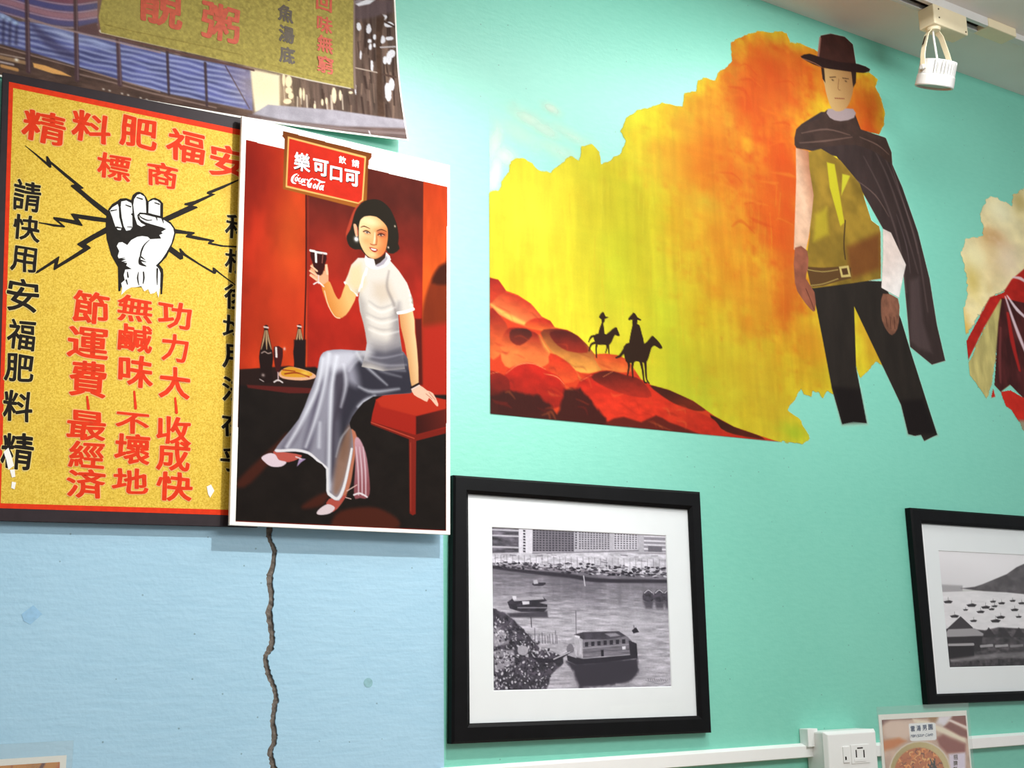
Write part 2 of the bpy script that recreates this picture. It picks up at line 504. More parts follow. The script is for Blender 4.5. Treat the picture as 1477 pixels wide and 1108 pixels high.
def flat_poly(plane, polys, lift):
    """list of pixel polygons -> verts, faces on a plane"""
    vs, fs = [], []
    for pts in polys:
        b = len(vs)
        q = [plane.pixel(x, y) for x, y in pts]
        vs += [plane.at(p, lift) for p in q]
        for t in tessellate_polygon([[Vector((p[0], p[1], 0)) for p in q]]):
            fs.append([b+k for k in t])
    return vs, fs
def ink_shape(name, plane, polys, lift, mat, parent):
    vs, fs = flat_poly(plane, polys, lift)
    me = mesh_pydata(name, vs, fs)
    return link(name, me, mat, parent)
_gl = {}
def glyph(ch):
    if ch not in _gl:
        cu = bpy.data.curves.new('glyph', 'FONT'); cu.body = ch; cu.resolution_u = 3
        o = bpy.data.objects.new('glyph', cu); COL.objects.link(o)
        bpy.context.view_layer.update()
        me = o.evaluated_get(bpy.context.evaluated_depsgraph_get()).to_mesh()
        n = len(me.vertices); co = np.zeros(n*3, np.float32); me.vertices.foreach_get('co', co)
        co = co.reshape(-1, 3)[:, :2]
        fs = [tuple(p.vertices) for p in me.polygons]
        o.to_mesh_clear(); bpy.data.objects.remove(o); bpy.data.curves.remove(cu)
        lo, hi = co.min(0), co.max(0)
        _gl[ch] = ((co-(lo+hi)/2)/np.maximum(hi-lo, 1e-6), fs)
    return _gl[ch]
_gk = [0]
def write(plane, ch, cx, cy, w, h, lift, mat, parent, bold=0.022, name='character', slant=0.0, tilt=0.0, hand=0.012, halo=None):
    """one printed character centred at a pixel, w and h measured in pixels along the surface; brush weight from fine overlapped passes"""
    co, fs = glyph(ch)
    c = plane.pixel(cx, cy)
    wu = abs(plane.pixel(cx+w/2, cy)[0]-plane.pixel(cx-w/2, cy)[0])
    hv = abs(plane.pixel(cx, cy-h/2)[1]-plane.pixel(cx, cy+h/2)[1])
    ca, sa = math.cos(tilt), math.sin(tilt)
    _gk[0] += 1; ph = _gk[0]*1.7
    x = co[:, 0]*(1-1.6*bold); y = co[:, 1]*(1-1.6*bold)
    x, y = x+hand*np.sin(7*y+3*x+ph), y+hand*np.sin(6*x-4*y+ph*1.3)
    def area2(f):       # a long thin triangle that the warp folds over would lie on its neighbours: leave it out
        return sum(x[f[i-1]]*y[f[i]]-x[f[i]]*y[f[i-1]] for i in range(len(f)))
    fs = [f for f in fs if area2(f) > 1e-7]
    sh = [(0, 0)] if bold <= 0 else [(0, 0)]+[(bold*0.8*math.cos(t), bold*0.8*math.sin(t)*0.85) for t in np.arange(8)*math.pi/4+0.3]
    vs, ff = [], []
    for k, (dx, dy) in enumerate(sh):
        X = (x+dx+slant*y)*wu; Y = (y+dy)*hv
        b0 = len(vs)
        vs += [plane.at((c[0]+a*ca-b*sa, c[1]+a*sa+b*ca), lift+(_gk[0] % 3)*4e-5+k*3e-6) for a, b in zip(X, Y)]
        ff += [tuple(b0+i for i in f) for f in fs]
    ni = len(ff)
    if halo is not None:
        bh = bold*0.8+0.026
        for k, t in enumerate(np.arange(8)*math.pi/4):
            X = (x+bh*math.cos(t)+slant*y)*wu; Y = (y+bh*math.sin(t))*hv
            b0 = len(vs)
            vs += [plane.at((c[0]+a*ca-b*sa, c[1]+a*sa+b*ca), lift-1.2e-4+(_gk[0] % 3)*3.6e-5+k*3e-6) for a, b in zip(X, Y)]
            ff += [tuple(b0+i for i in f) for f in fs]
    me = mesh_pydata(name, vs, ff)
    me.materials.append(mat)
    if halo is not None:
        me.materials.append(halo)
        me.polygons.foreach_set('material_index', np.array([0]*ni+[1]*(len(ff)-ni), np.int32))
    return link(name, me, mat, parent)
def board(name, quad_uv, plane, thick, mat, parent, bevel=0.0):
    """sheet or board with its front on the plane and real thickness behind it"""
    front = [plane.at(q) for q in quad_uv]; back = [plane.at(q, -thick) for q in quad_uv]
    return hexa(name, front, back, mat, parent, bevel)
def quad(plane, pts): return [plane.pixel(x, y) for x, y in pts]

# ================================================================== setting
def struct(o): o['kind'] = 'structure'; return o
WX0, WX1 = -1.2, 4.2
struct(box('wall_back', (WX0, 0.0, 0.0), (WX1, 0.12, CEIL), M['green']))
struct(box('ceiling', (WX0, -4.2, CEIL), (WX1, 0.12, CEIL+0.1), M['ceiling']))
struct(box('floor', (WX0, -4.2, -0.1), (WX1, 0.12, 0.0), M['floor']))

# blue skim coat: a thin layer proud of the green wall, split by the crack
w0 = wallp(0.0)
SK = 0.004
ws = wallp(SK)
crack = [(394, 640), (392, 700), (389, 765), (388, 776), (395, 790), (396, 802), (392, 822), (389, 834), (391, 850), (391, 868), (388, 884), (391, 905), (393, 920), (390, 936),
         (383, 948), (385, 962), (388, 975), (396, 993), (398, 1008), (396, 1022), (394, 1040), (396, 1058), (396, 1070), (390, 1085), (393, 1098), (395, 1112), (392, 1150), (396, 1200), (390, 1300), (397, 1420), (391, 1560), (396, 1700), (392, 1850), (395, 2000)]
wid = [6, 6, 7, 5, 6, 5, 6, 9, 6, 6, 8, 7, 6, 8, 6, 7, 7, 6, 6, 7, 6, 7, 6, 7, 6, 8, 6, 6, 6, 6, 6, 5, 5, 4]
rng = np.random.RandomState(3)
cl, cr_, = [], []
dense = smooth_pts(crack, 5, False); dw = np.interp(np.linspace(0, 1, len(dense)), np.linspace(0, 1, len(wid)), wid)+2.0
for (x, y), wd in zip(dense, dw):
    j1, j2 = rng.uniform(-1.1, 1.1, 2)
    cl.append(ws.pixel(x-wd/2+j1, y)); cr_.append(ws.pixel(x+wd/2+j2, y))
ztop, zbot = cl[0][1], cl[-1][1]
xr = 0.990
wall_blue = empty('wall_blue_section', (0.5, 0, zbot))
tag(wall_blue, kind='structure')
def sheet(name, outline, y_front, y_back, mat, parent):
    tri = tessellate_polygon([[Vector((p[0], p[1], 0)) for p in outline]])
    n = len(outline)
    vs = [(p[0], -y_front, p[1]) for p in outline]+[(p[0], -y_back, p[1]) for p in outline]
    fs = [t for t in tri]+[[k+n for k in t] for t in tri]+[(i, (i+1) % n, (i+1) % n+n, i+n) for i in range(n)]
    bm = bmesh.new()
    vv = [bm.verts.new(v) for v in vs]
    for f in fs:
        try: bm.faces.new([vv[k] for k in f])
        except ValueError: pass
    return link(name, bm_mesh(name, bm), mat, parent)
sheet('plaster_skin', [(WX0+0.02, ztop), *cl, (WX0+0.02, zbot)], SK, 0.0, M['blue'], wall_blue)
sheet('plaster_skin', [*cr_[::-1], (cr_[0][0], ztop), (xr, ztop), (xr, zbot)], SK, 0.0, M['blue'], wall_blue)
# exposed plaster at the bottom of the crack
mid = [(a+b)/2 for a, b in zip(cl, cr_)]
sheet('crack_filler', [(m[0]-0.009, m[1]) for m in mid]+[(m[0]+0.009, m[1]) for m in mid[::-1]], 0.0012, 0.0002, M['plaster'], wall_blue)
# faint marks on the blue plaster
tp = ink_shape('tape_scrap', ws, [[(31, 886), (48, 873), (61, 886), (44, 901), (34, 896)]], 0.0003, M['blue_tape'], None)
tag(tp, 'small square of faded blue tape stuck on the blue plaster', 'tape')
st = ink_shape('paint_stain', ws, [[(531+6.5*math.cos(t), 985+7*math.sin(t)) for t in np.linspace(0, 6.28, 14, endpoint=False)]], 0.0003, M['stain'], wall_blue)

# ================================================================== boards and posters
# ---- yellow fertiliser board
T = crop(0, 90, 3.166); B3 = crop(0, 410, 3.077); K = crop(140, 270, 6.925)
pp = wallp(0.016)
pz = pp.pixel(170, 755)
fert = empty('advert_board', (pz[0], -0.016, pz[1]))
tag(fert, 'yellow advert board with red Chinese lettering and a clenched fist, black border', 'advert board')
board('board', quad(pp, [(4, 104), (378, 176), (372, 761), (-18, 751)]), pp, 0.006, M['border_black'], fert, 0.0006)
def rim(name, outer, inner, lift, mat):
    vs = [pp.at(pp.pixel(*p), lift) for p in outer+inner]
    fs = [(i, (i+1) % 4, (i+1) % 4+4, i+4) for i in range(4)]
    return link(name, mesh_pydata(name, vs, fs), mat, fert)
ro = [(13, 118), (360, 190), (354, 744), (-5, 733)]; ri = [(19, 127), (354, 197), (348, 736), (1, 726)]
rim('red_border', ro, ri, 0.0002, M['ink_red'])
ink_shape('yellow_ground', pp, [ri], 0.0002, M['yellow'], fert)
Z1 = crop(30, 200, 9.236); Z2 = crop(40, 300, 10.07); Z4 = crop(230, 250, 6.925)
for bolt in (Z1([(50, 95), (60, 92), (190, 190), (340, 310), (335, 235), (360, 235), (400, 300), (560, 430), (730, 570), (835, 655), (830, 668), (800, 672), (940, 790), (1190, 980), (1160, 1050), (960, 890), (800, 750), (660, 635), (670, 618), (715, 610), (580, 500), (405, 345), (408, 385), (385, 392), (270, 290), (160, 190)]),
             Z2([(150, 205), (280, 222), (480, 250), (370, 160), (370, 132), (440, 138), (680, 178), (620, 90), (650, 80), (900, 115), (1180, 155), (1170, 215), (950, 190), (735, 155), (800, 255), (785, 265), (640, 230), (450, 190), (545, 270), (535, 285), (380, 272), (250, 240), (150, 222)]),
             Z2([(105, 955), (130, 915), (290, 810), (450, 700), (462, 712), (435, 825), (600, 720), (800, 590), (715, 535), (725, 515), (900, 410), (1180, 252), (1190, 345), (980, 450), (850, 530), (900, 560), (918, 585), (850, 630), (600, 780), (380, 910), (372, 890), (385, 800), (200, 915), (150, 945)]),
             Z4([(800, 56), (600, 135), (475, 185), (470, 205), (500, 215), (350, 275), (250, 300), (245, 318), (290, 325), (150, 390), (5, 457), (55, 495), (240, 410), (385, 345), (370, 330), (330, 325), (440, 270), (560, 212), (540, 205), (520, 200), (640, 150), (800, 68)]),
             Z4([(120, 550), (280, 580), (350, 588), (352, 605), (320, 618), (440, 645), (548, 668), (548, 680), (520, 695), (640, 720), (790, 727), (790, 744), (620, 735), (485, 708), (482, 695), (500, 680), (380, 665), (262, 640), (262, 625), (280, 610), (120, 598)]),
             Z4([(90, 710), (205, 795), (195, 752), (210, 750), (260, 805), (400, 900), (530, 975), (530, 940), (550, 945), (620, 1005), (765, 1115), (755, 1122), (570, 985), (560, 1005), (540, 1005), (400, 920), (235, 820), (238, 855), (205, 865), (70, 765)])):
    ink_shape('lightning_bolt', pp, [bolt], 0.0004, M['ink_black'], fert)
fist = ink_shape('fist_emblem', pp, [K([(85, 400), (90, 300), (115, 215), (150, 170), (200, 140), (230, 115), (290, 110), (340, 130), (355, 80), (390, 52), (420, 46), (460, 63), (490, 100), (508, 140), (540, 115), (580, 106), (630, 130), (660, 165), (658, 300), (695, 330), (735, 350), (777, 410), (787, 450), (768, 530), (738, 610), (692, 700), (622, 775), (657, 820), (662, 880), (650, 1070), (633, 1072), (632, 1000), (240, 1000), (232, 1040), (212, 1040), (208, 800), (140, 680), (95, 520)])], 0.0005, M['ink_black'], fert)
fist['label'] = 'clenched fist drawn in black and white'
white = [K([(125, 235), (150, 205), (205, 170), (215, 200), (220, 300), (247, 400), (235, 432), (205, 427), (180, 390), (150, 300)]),
         K([(240, 145), (290, 135), (340, 160), (350, 200), (352, 260), (335, 270), (350, 290), (352, 400), (330, 430), (290, 437), (265, 390), (245, 300), (235, 200)]),
         K([(370, 120), (400, 78), (430, 70), (470, 95), (485, 140), (490, 258), (425, 254), (400, 280), (405, 320), (440, 360), (482, 382), (440, 397), (400, 375), (375, 300), (360, 180)]),
         K([(515, 150), (560, 127), (600, 137), (630, 162), (628, 288), (560, 272), (512, 258)]),
         K([(195, 590), (215, 555), (250, 550), (300, 580), (340, 530), (400, 498), (450, 490), (505, 498), (530, 522), (640, 515), (620, 480), (655, 465), (640, 448), (690, 420), (650, 402), (560, 377), (480, 352), (435, 325), (415, 290), (430, 272), (470, 275), (560, 298), (640, 315), (685, 342), (730, 372), (760, 415), (768, 460), (742, 560), (688, 660), (640, 730), (585, 785), (615, 815), (632, 860), (628, 1000), (612, 1105), (592, 1040), (570, 1060), (530, 1068), (510, 1020), (470, 1042), (440, 990), (390, 1000), (340, 1002), (290, 1030), (240, 1078), (250, 1010), (240, 960), (275, 930), (265, 880), (280, 825), (345, 820), (290, 785), (300, 760), (235, 745), (290, 720), (215, 715), (205, 690), (220, 640)])]
ink_shape('fist_highlight', pp, white, 0.0007, M['ink_white'], fist)
def strokes(name, segs, lift, mat, parent, plane=pp):
    """brush lines as chained quads with round joints"""
    vs, fs = [], []
    k = 0
    for pts, wd in segs:
        q = smooth_pts(pts, 5, False) if len(pts) > 2 else np.array(pts, float)
        n = len(q); ws_ = np.interp(np.linspace(0, 1, n), np.linspace(0, 1, len(wd)), wd)
        polys = []
        for i in range(n-1):
            d = q[i+1]-q[i]; d = d/max(np.hypot(*d), 1e-6); nn = np.array([-d[1], d[0]])
            polys.append([q[i]+nn*ws_[i]/2, q[i+1]+nn*ws_[i+1]/2, q[i+1]-nn*ws_[i+1]/2, q[i]-nn*ws_[i]/2])
        for i in range(n):
            polys.append([q[i]+ws_[i]/2*np.array([math.cos(t), math.sin(t)]) for t in np.arange(8)*math.pi/4])
        for pl in polys:
            b0 = len(vs); k += 1
            vs += [plane.at(plane.pixel(x, y), lift+(k % 60)*1.5e-6) for x, y in pl]
            fs.append(tuple(range(b0, b0+len(pl))))
    return link(name, mesh_pydata(name, vs, fs), mat, parent)
for p_, w_ in [
    ([(525, 525), (470, 580), (442, 640), (432, 690)], (0.6, 2.4, 2.0)), ([(425, 700), (430, 760), (490, 792)], (1.5, 5, 0.8)), ([(440, 700), (480, 730)], (2.5, 0.6)), ([(440, 735), (490, 750)], (2.5, 0.6)),
    ([(412, 850), (404, 910), (416, 980)], (0.8, 2.2, 1)), ([(462, 850), (466, 910), (458, 965)], (2, 2.4, 1.2)), ([(600, 818), (598, 900), (600, 978)], (2.6, 2, 0.8)), ([(302, 850), (308, 900)], (1.5, 2.4)), ([(290, 930), (302, 972)], (2.4, 1.5)),
    ([(138, 238), (195, 228)], (2, 1.2)), ([(285, 180), (335, 198)], (1.4, 2)), ([(395, 105), (450, 122)], (1.4, 2)), ([(575, 158), (620, 172)], (1.4, 2)), ([(195, 402), (240, 410)], (2.6, 1.4)), ([(300, 398), (345, 400)], (1, 1.4)),
    ([(420, 280), (440, 305), (500, 332), (545, 330)], (1.2, 1.8, 1.2)), ([(590, 300), (600, 335)], (2.2, 0.8)), ([(650, 315), (662, 362)], (2.6, 0.8)),
    ([(215, 718), (275, 708)], (1.5, 0.8)), ([(225, 750), (290, 745)], (2, 0.8))]:
    strokes('fist_line', [(K(p_), w_)], 0.0009, M['ink_black'], fist)
def chars(lst, mat, bold, plane=None, lift=0.00058, parent=None):
    for c, x, y, w, h in lst:
        write(plane or pp, c, x, y, w, h, lift, mat, parent or fert, bold, hand=0.006 if c in '費運鹹成經壞' else 0.016, halo=M['halo_red'] if mat is M['ink_red'] else M['halo_black'])
chars([('精', 64, 184, 64, 46), ('料', 132, 184, 58, 44), ('肥', 200, 192, 56, 45), ('福', 268, 211, 56, 47), ('安', 331, 234, 58, 46), ('標', 164, 241, 49, 38), ('商', 234, 253, 45, 36)], M['ink_red'], 0.034)
chars([('請', 39, 283, 41, 45), ('快', 38, 329, 40, 38), ('用', 34, 374, 38, 38), ('安', 33, 426, 46, 48), ('福', 31, 483, 41, 45), ('肥', 28, 531, 42, 41), ('料', 26, 586, 44, 45), ('精', 25, 651, 47, 53)], M['ink_black'], 0.03)
chars([('節', 131, 444, 54, 47), ('運', 127, 495, 60, 45), ('費', 127, 547, 54, 53), ('最', 125, 614, 57, 43), ('經', 125, 656, 52, 39), ('済', 124, 698, 56, 42),
       ('無', 195, 446, 52, 38), ('鹹', 195, 488, 50, 40), ('味', 196, 536, 50, 46), ('不', 191, 611, 50, 31), ('壞', 191, 648, 52, 45), ('地', 188, 694, 52, 37),
       ('功', 252, 455, 49, 40), ('力', 252, 502, 39, 41), ('大', 252, 553, 46, 46), ('收', 251, 621, 50, 41), ('成', 250, 658, 49, 44), ('快', 252, 702, 52, 42)], M['ink_red'], 0.034)
for x, y, h in ((126.5, 581, 17), (194.5, 577, 24), (253.5, 585, 21)):
    strokes('dash_mark', [([(x-1, y-h/2), (x+1, y+h/2)], (3.2, 4.4))], 0.0005, M['ink_red'], fert)
chars([(c, x, y, 38, 36) for c, x, y in (('科', 344, 328), ('根', 343, 378), ('後', 342, 429), ('均', 340, 473), ('用', 340, 515), ('法', 339, 562), ('在', 338, 613), ('乎', 337, 663))], M['ink_black'], 0.03)
for poly in ([(5, 652), (12, 646), (17, 660), (20, 672), (12, 678), (9, 664)], [(14, 678), (21, 677), (22, 688), (17, 689)], [(298, 702), (304, 699), (309, 708), (303, 718), (300, 713)], [(17, 695), (23, 696), (21, 706), (16, 704)]):
    ink_shape('paper_tear', pp, [poly], 0.0007, M['card'], fert)

# ---- soda poster with the seated woman
A = crop(330, 160, 3.464); B = crop(330, 460, 3.464); F = crop(490, 270, 8.527); S = crop(400, 180, 9.236)
cp = wallp(0.031)
cz = cp.pixel(490, 765)
coke = empty('drink_poster', (cz[0], -0.031, cz[1]))
tag(coke, 'red soft drink poster of a seated woman in white dress raising a glass', 'poster')
board('card_sheet', quad(cp, [(349, 167), (649, 238.5), (649.5, 771.5), (331, 757.5)]), cp, 0.006, M['card'], coke, 0.0005)
ink_shape('tape_strip', cp, [[(352, 169), (390, 178), (372, 197), (356, 193)]], 0.0002, M['tape'], coke)
cc = Canvas(cp, quad(cp, [(350.5, 169), (648, 239.5), (648, 770), (333, 756.5)]), 370, 690, (178, 40, 24))
cc.setk((400, 300), (400, 500))
cc.base_clip = cc.poly([(354.5, 201.5), (644.5, 269.5), (643, 765), (339, 751.5)], (0, 0, 0), mask=True)
cc.id[cc.base_clip < 0.5] = -1
RED = 1
# back wall
cc.poly(A([(40, 100), (388, 180), (392, 1400), (20, 1400)]), (176, 42, 24), var=0.22, vcell=(30, 60), seed=1, grad=((350, 300), (440, 330), (205, 66, 26)))
cc.blob((418, 345), 22, 90, (222, 92, 34), 0.55); cc.blob((420, 450), 40, 60, (212, 58, 30), 0.6); cc.blob((360, 240), 40, 60, (120, 24, 18), 0.55)
cc.poly(A([(392, 230), (975, 330), (970, 1500), (392, 1500)]), (92, 34, 26), grad=((500, 280), (500, 430), (176, 38, 24)), var=0.16, vcell=(26, 40), seed=3)
cc.blob((480, 365), 26, 40, (188, 52, 30), 0.5)
cc.stroke(A([(386, 420), (386, 800), (378, 1108), (375, 1300)]), 2.2, (70, 20, 16)); cc.stroke(A([(398, 430), (396, 1108), (392, 1300)]), 1.2, (150, 52, 34), a=0.7)
cc.poly(A([(972, 350), (1100, 370), (1100, 1500), (962, 1500)]), (190, 60, 24), grad=((620, 270), (620, 400), (226, 92, 32)), var=0.12, vcell=(14, 60), seed=5)
cc.poly(A([(960, 1180), (968, 1000), (1000, 870), (1040, 790), (1080, 760), (1110, 760), (1110, 1500), (960, 1500)]), (96, 32, 18), soft=4, a=0.75, smooth=4)
cc.poly(A([(1015, 860), (1050, 780), (1110, 765), (1110, 860)]), (46, 22, 16), soft=4, a=0.7, smooth=3)
cc.poly(B([(962, 40), (1100, 20), (1100, 420), (955, 400)]), (186, 42, 28), soft=8, a=0.9)
cc.poly(B([(930, 0), (962, 0), (968, 330), (945, 330)]), (70, 24, 20), soft=2, a=0.8)
# floor
cc.poly(B([(20, 255), (430, 240), (700, 380), (1100, 380), (1100, 1100), (0, 1100)]), (33, 27, 24), soft=2, var=0.15, vcell=(20, 20), seed=7)
for pl, al in ((([(40, 840), (60, 790), (240, 620), (290, 570), (270, 640), (110, 820)]), 0.8), (([(370, 930), (450, 880), (500, 870), (470, 930), (380, 950)]), 0.8), (([(510, 1030), (560, 960), (700, 940), (780, 960), (850, 1010), (820, 1050), (560, 1060)]), 0.9)):
    cc.poly(B(pl), (86, 38, 26), soft=4, a=al, smooth=3)
# table
TB = 2
cc.poly(B([(45, 255), (300, 235), (460, 270), (430, 345), (200, 345), (45, 330)]), (44, 28, 25), soft=1.5, id=TB)
cc.poly(B([(90, 330), (440, 348), (420, 372), (300, 372), (95, 345)]), (96, 34, 30), soft=1.2, id=TB)
# bottles
def bottle(x, y, sc, idn):
    f = lambda P: B([(x+px*sc, y+py*sc) for px, py in P])
    cc.poly(f([(-9, -290), (9, -290), (11, -262), (17, -230), (30, -170), (38, -125), (36, -90), (32, -50), (36, -15), (38, 10), (20, 22), (-20, 22), (-38, 10), (-36, -15), (-32, -50), (-36, -90), (-38, -125), (-30, -170), (-17, -230), (-11, -262)]), (38, 24, 22), smooth=2, id=idn)
    for dx, w in ((-14, 1.0), (2, 1.2), (15, 1.0)):
        cc.stroke(f([(dx*0.4, -262), (dx, -210), (dx*1.9, -160)]), (1.0*w, 2.0*w, 0.8), (216, 176, 128), a=0.85)
    cc.stroke(f([(-10, -282), (10, -278)]), 2.4, (222, 196, 186)); cc.stroke(f([(-24, -140), (-8, -148), (10, -138), (26, -142)]), 1.6, (186, 160, 150), a=0.8)
    cc.stroke(f([(-34, 2), (-14, 14)]), 1.4, (205, 190, 186), a=0.8); cc.blob(f([(-16, -20)])[0], 2.2, 2.2, (190, 170, 165), 0.8)
bottle(352, 262, 0.80, 5)
cc.poly(B([(325, 105), (385, 105), (382, 250), (328, 250)]), (36, 24, 24), soft=1.5, id=5)
bottle(186, 300, 0.92, 4)
# plate of food
cc.poly(B([(250, 270), (300, 240), (380, 255), (432, 280), (425, 298), (360, 308), (270, 298)]), (236, 178, 140), smooth=3, id=6)
cc.poly(B([(262, 262), (300, 240), (350, 250), (415, 272), (400, 290), (320, 292), (268, 285)]), (222, 156, 44), smooth=3, id=6)
cc.stroke(B([(280, 275), (340, 270), (400, 290)]), 2, (150, 50, 22), id=6); cc.stroke(B([(270, 255), (330, 262)]), 1.6, (160, 60, 30), id=6); cc.blob(B([(380, 272)])[0], 6, 3, (246, 206, 90), 0.8)
# glass on the table
cc.poly(B([(225, 140), (270, 150), (262, 230), (246, 270), (236, 260), (226, 210)]), (70, 26, 26), smooth=2, id=7)
cc.stroke(B([(236, 145), (238, 190)]), 2.6, (236, 226, 222), id=7); cc.stroke(B([(246, 268), (247, 310)]), 1.6, (200, 170, 170), id=7); cc.stroke(B([(226, 316), (246, 306), (268, 318)]), 2.0, (226, 214, 212), id=7); cc.blob(B([(278, 150)])[0], 1.6, 2.2, (240, 200, 190), 0.9)
# stool
ST = 3
cc.poly(B([(710, 515), (718, 470), (735, 405), (780, 378), (900, 366), (1085, 405), (1085, 560), (930, 605), (820, 565)]), (168, 38, 26), id=ST, smooth=0)
cc.poly(B([(735, 405), (780, 378), (900, 366), (1085, 405), (1085, 450), (935, 485), (760, 440)]), (190, 50, 30), soft=2, id=ST)
cc.poly(B([(935, 488), (1085, 450), (1085, 540), (935, 580)]), (62, 24, 20), soft=1.5, id=ST, grad=((600, 600), (645, 600), (104, 34, 26)))
cc.poly(B([(708, 512), (930, 580), (1085, 545), (1085, 572), (928, 612), (710, 528)]), (128, 34, 24), soft=1, id=ST)
cc.stroke(B([(712, 518), (926, 598)]), 1.5, (214, 84, 60), a=0.8)
cc.poly(B([(900, 600), (936, 605), (933, 975), (918, 982), (903, 972)]), (134, 38, 28), soft=1, id=ST); cc.stroke(B([(908, 620), (908, 960)]), 1.6, (176, 62, 46), a=0.7)
# sign
SG = 8
keep_clip, cc.base_clip = cc.base_clip, None
cc.poly(S([(70, 78), (1254, 380), (1246, 442), (1212, 470), (1190, 1010), (1060, 1108), (1010, 1095), (75, 855), (92, 180), (66, 150)]), (122, 62, 24), id=SG, grad=((470, 200), (470, 290), (168, 96, 34)))
cc.poly(S([(140, 156), (1182, 424), (1142, 1010), (1085, 1055), (110, 832)]), (248, 196, 112), id=SG)
cc.poly(S([(158, 184), (1160, 446), (1125, 1000), (1080, 1038), (130, 812)]), (214, 48, 30), id=SG, var=0.05)
cc.base_clip = keep_clip
# ---- woman
WO = 9
dress_lo = B([(668, 160), (560, 153), (490, 160), (462, 180), (450, 215), (435, 290), (400, 380), (350, 500), (270, 600), (228, 660), (262, 666), (330, 663), (395, 676), (440, 712), (485, 750), (487, 860), (505, 890), (550, 910), (580, 850), (605, 740), (622, 650), (614, 560), (602, 520), (640, 455), (720, 388), (905, 372), (922, 340), (898, 250), (872, 165)])
# far leg, lace, shoes first
cc.poly(B([(600, 560), (640, 590), (622, 740), (600, 850), (540, 950), (490, 940), (520, 880), (560, 740)]), (196, 120, 92), soft=1.2, smooth=3, id=WO)
cc.poly(B([(640, 590), (665, 620), (690, 700), (705, 850), (690, 895), (655, 895), (625, 885), (632, 720), (628, 620)]), (206, 160, 172), soft=1.2, smooth=3, id=WO, grad=((515, 635), (532, 700), (150, 84, 90)))
for x in (640, 658, 676): cc.stroke(B([(x-5, 640), (x+6, 760), (x+8, 880)]), (1, 2.4, 2), (238, 214, 222), a=0.7)
cc.stroke(B([(625, 880), (655, 872), (690, 890)]), 2.4, (240, 228, 232))
cc.stroke(B([(590, 860), (640, 830)]), 1.2, (236, 200, 190)); cc.stroke(B([(575, 890), (610, 900)]), 1.2, (236, 200, 190))
cc.poly(B([(485, 940), (500, 900), (560, 890), (590, 880), (540, 950), (510, 965)]), (188, 84, 72), smooth=2, id=WO)
cc.poly(B([(438, 972), (455, 948), (495, 926), (530, 944), (505, 972), (460, 980)]), (236, 216, 220), smooth=3, id=WO)
cc.poly(B([(222, 662), (290, 668), (365, 682), (345, 700), (300, 716), (240, 708)]), (198, 92, 80), smooth=2, id=WO)
cc.poly(B([(163, 692), (200, 672), (232, 678), (250, 705), (288, 716), (262, 738), (212, 738), (178, 715)]), (240, 218, 228), smooth=3, id=WO)
cc.poly(B([(340, 738), (352, 696), (385, 700), (362, 716)]), (176, 150, 190), id=WO); cc.stroke(B([(335, 690), (362, 700)]), 1.6, (240, 220, 220))
cc.poly(dress_lo, (152, 150, 164), soft=0.9, id=WO, smooth=2)
cc.clip = cc.poly(dress_lo, (0, 0, 0), smooth=2, mask=True)
cc.poly(B([(640, 180), (880, 180), (930, 380), (700, 400), (610, 520), (600, 640), (560, 700), (545, 480), (580, 330), (650, 330)]), (44, 42, 52), soft=9, a=0.92, smooth=3)
cc.poly(B([(520, 280), (580, 260), (590, 420), (545, 520), (540, 740), (500, 800), (495, 600), (520, 420)]), (58, 52, 64), soft=8, a=0.8, smooth=3)
cc.poly(B([(440, 330), (470, 330), (440, 500), (405, 660), (370, 650), (410, 480)]), (84, 78, 96), soft=6, a=0.75, smooth=3)
cc.poly(B([(330, 540), (380, 480), (340, 600), (290, 650), (260, 640)]), (96, 88, 104), soft=5, a=0.6, smooth=3)
cc.poly(B([(455, 190), (500, 165), (640, 165), (610, 230), (540, 260), (500, 240), (470, 280)]), (216, 216, 228), soft=8, a=0.85, smooth=3)
for pts, w, al in (([(500, 175), (480, 320), (440, 480), (385, 640)], (5, 4, 5, 3), 0.75), ([(540, 190), (515, 330), (505, 520), (500, 740), (500, 850)], (5, 5, 5, 5, 4), 0.85),
                   ([(470, 200), (440, 350), (360, 520), (290, 640)], (4, 6, 5, 4), 0.8), ([(575, 230), (585, 330), (560, 440)], (3, 5, 2), 0.6), ([(640, 170), (680, 230), (790, 330)], (3, 4, 1), 0.65),
                   ([(600, 260), (660, 200), (760, 260), (860, 290)], (2, 3, 3, 1), 0.35), ([(650, 340), (720, 365), (850, 350)], (2, 5, 2), 0.6), ([(645, 440), (680, 410), (730, 385)], (2, 4, 2), 0.75),
                   ([(455, 520), (450, 640)], (3, 4), 0.6), ([(700, 210), (790, 250), (880, 260)], (1, 2, 1), 0.5), ([(690, 175), (780, 190), (870, 190)], (2, 3, 2), 0.5)):
    cc.stroke(B(pts), w, (236, 238, 248), soft=3.4, a=min(1, al+0.05))
cc.poly(B([(540, 700), (585, 560), (612, 540), (608, 660), (590, 760), (560, 850), (535, 880), (520, 850)]), (150, 108, 84), soft=5, a=0.8, smooth=3)
cc.stroke(B([(600, 545), (560, 600), (535, 690)]), (1, 3, 1), (180, 180, 186), soft=2, a=0.7)
cc.stroke(B([(228, 658), (262, 660), (330, 657), (395, 670), (440, 706), (485, 744)]), 4.2, (240, 236, 240), soft=1)
cc.stroke(B([(492, 750), (493, 855), (510, 882), (545, 898), (575, 840), (598, 740), (614, 650)]), (3, 4.5, 4.5, 4, 3), (240, 238, 240), soft=1)
cc.clip = None
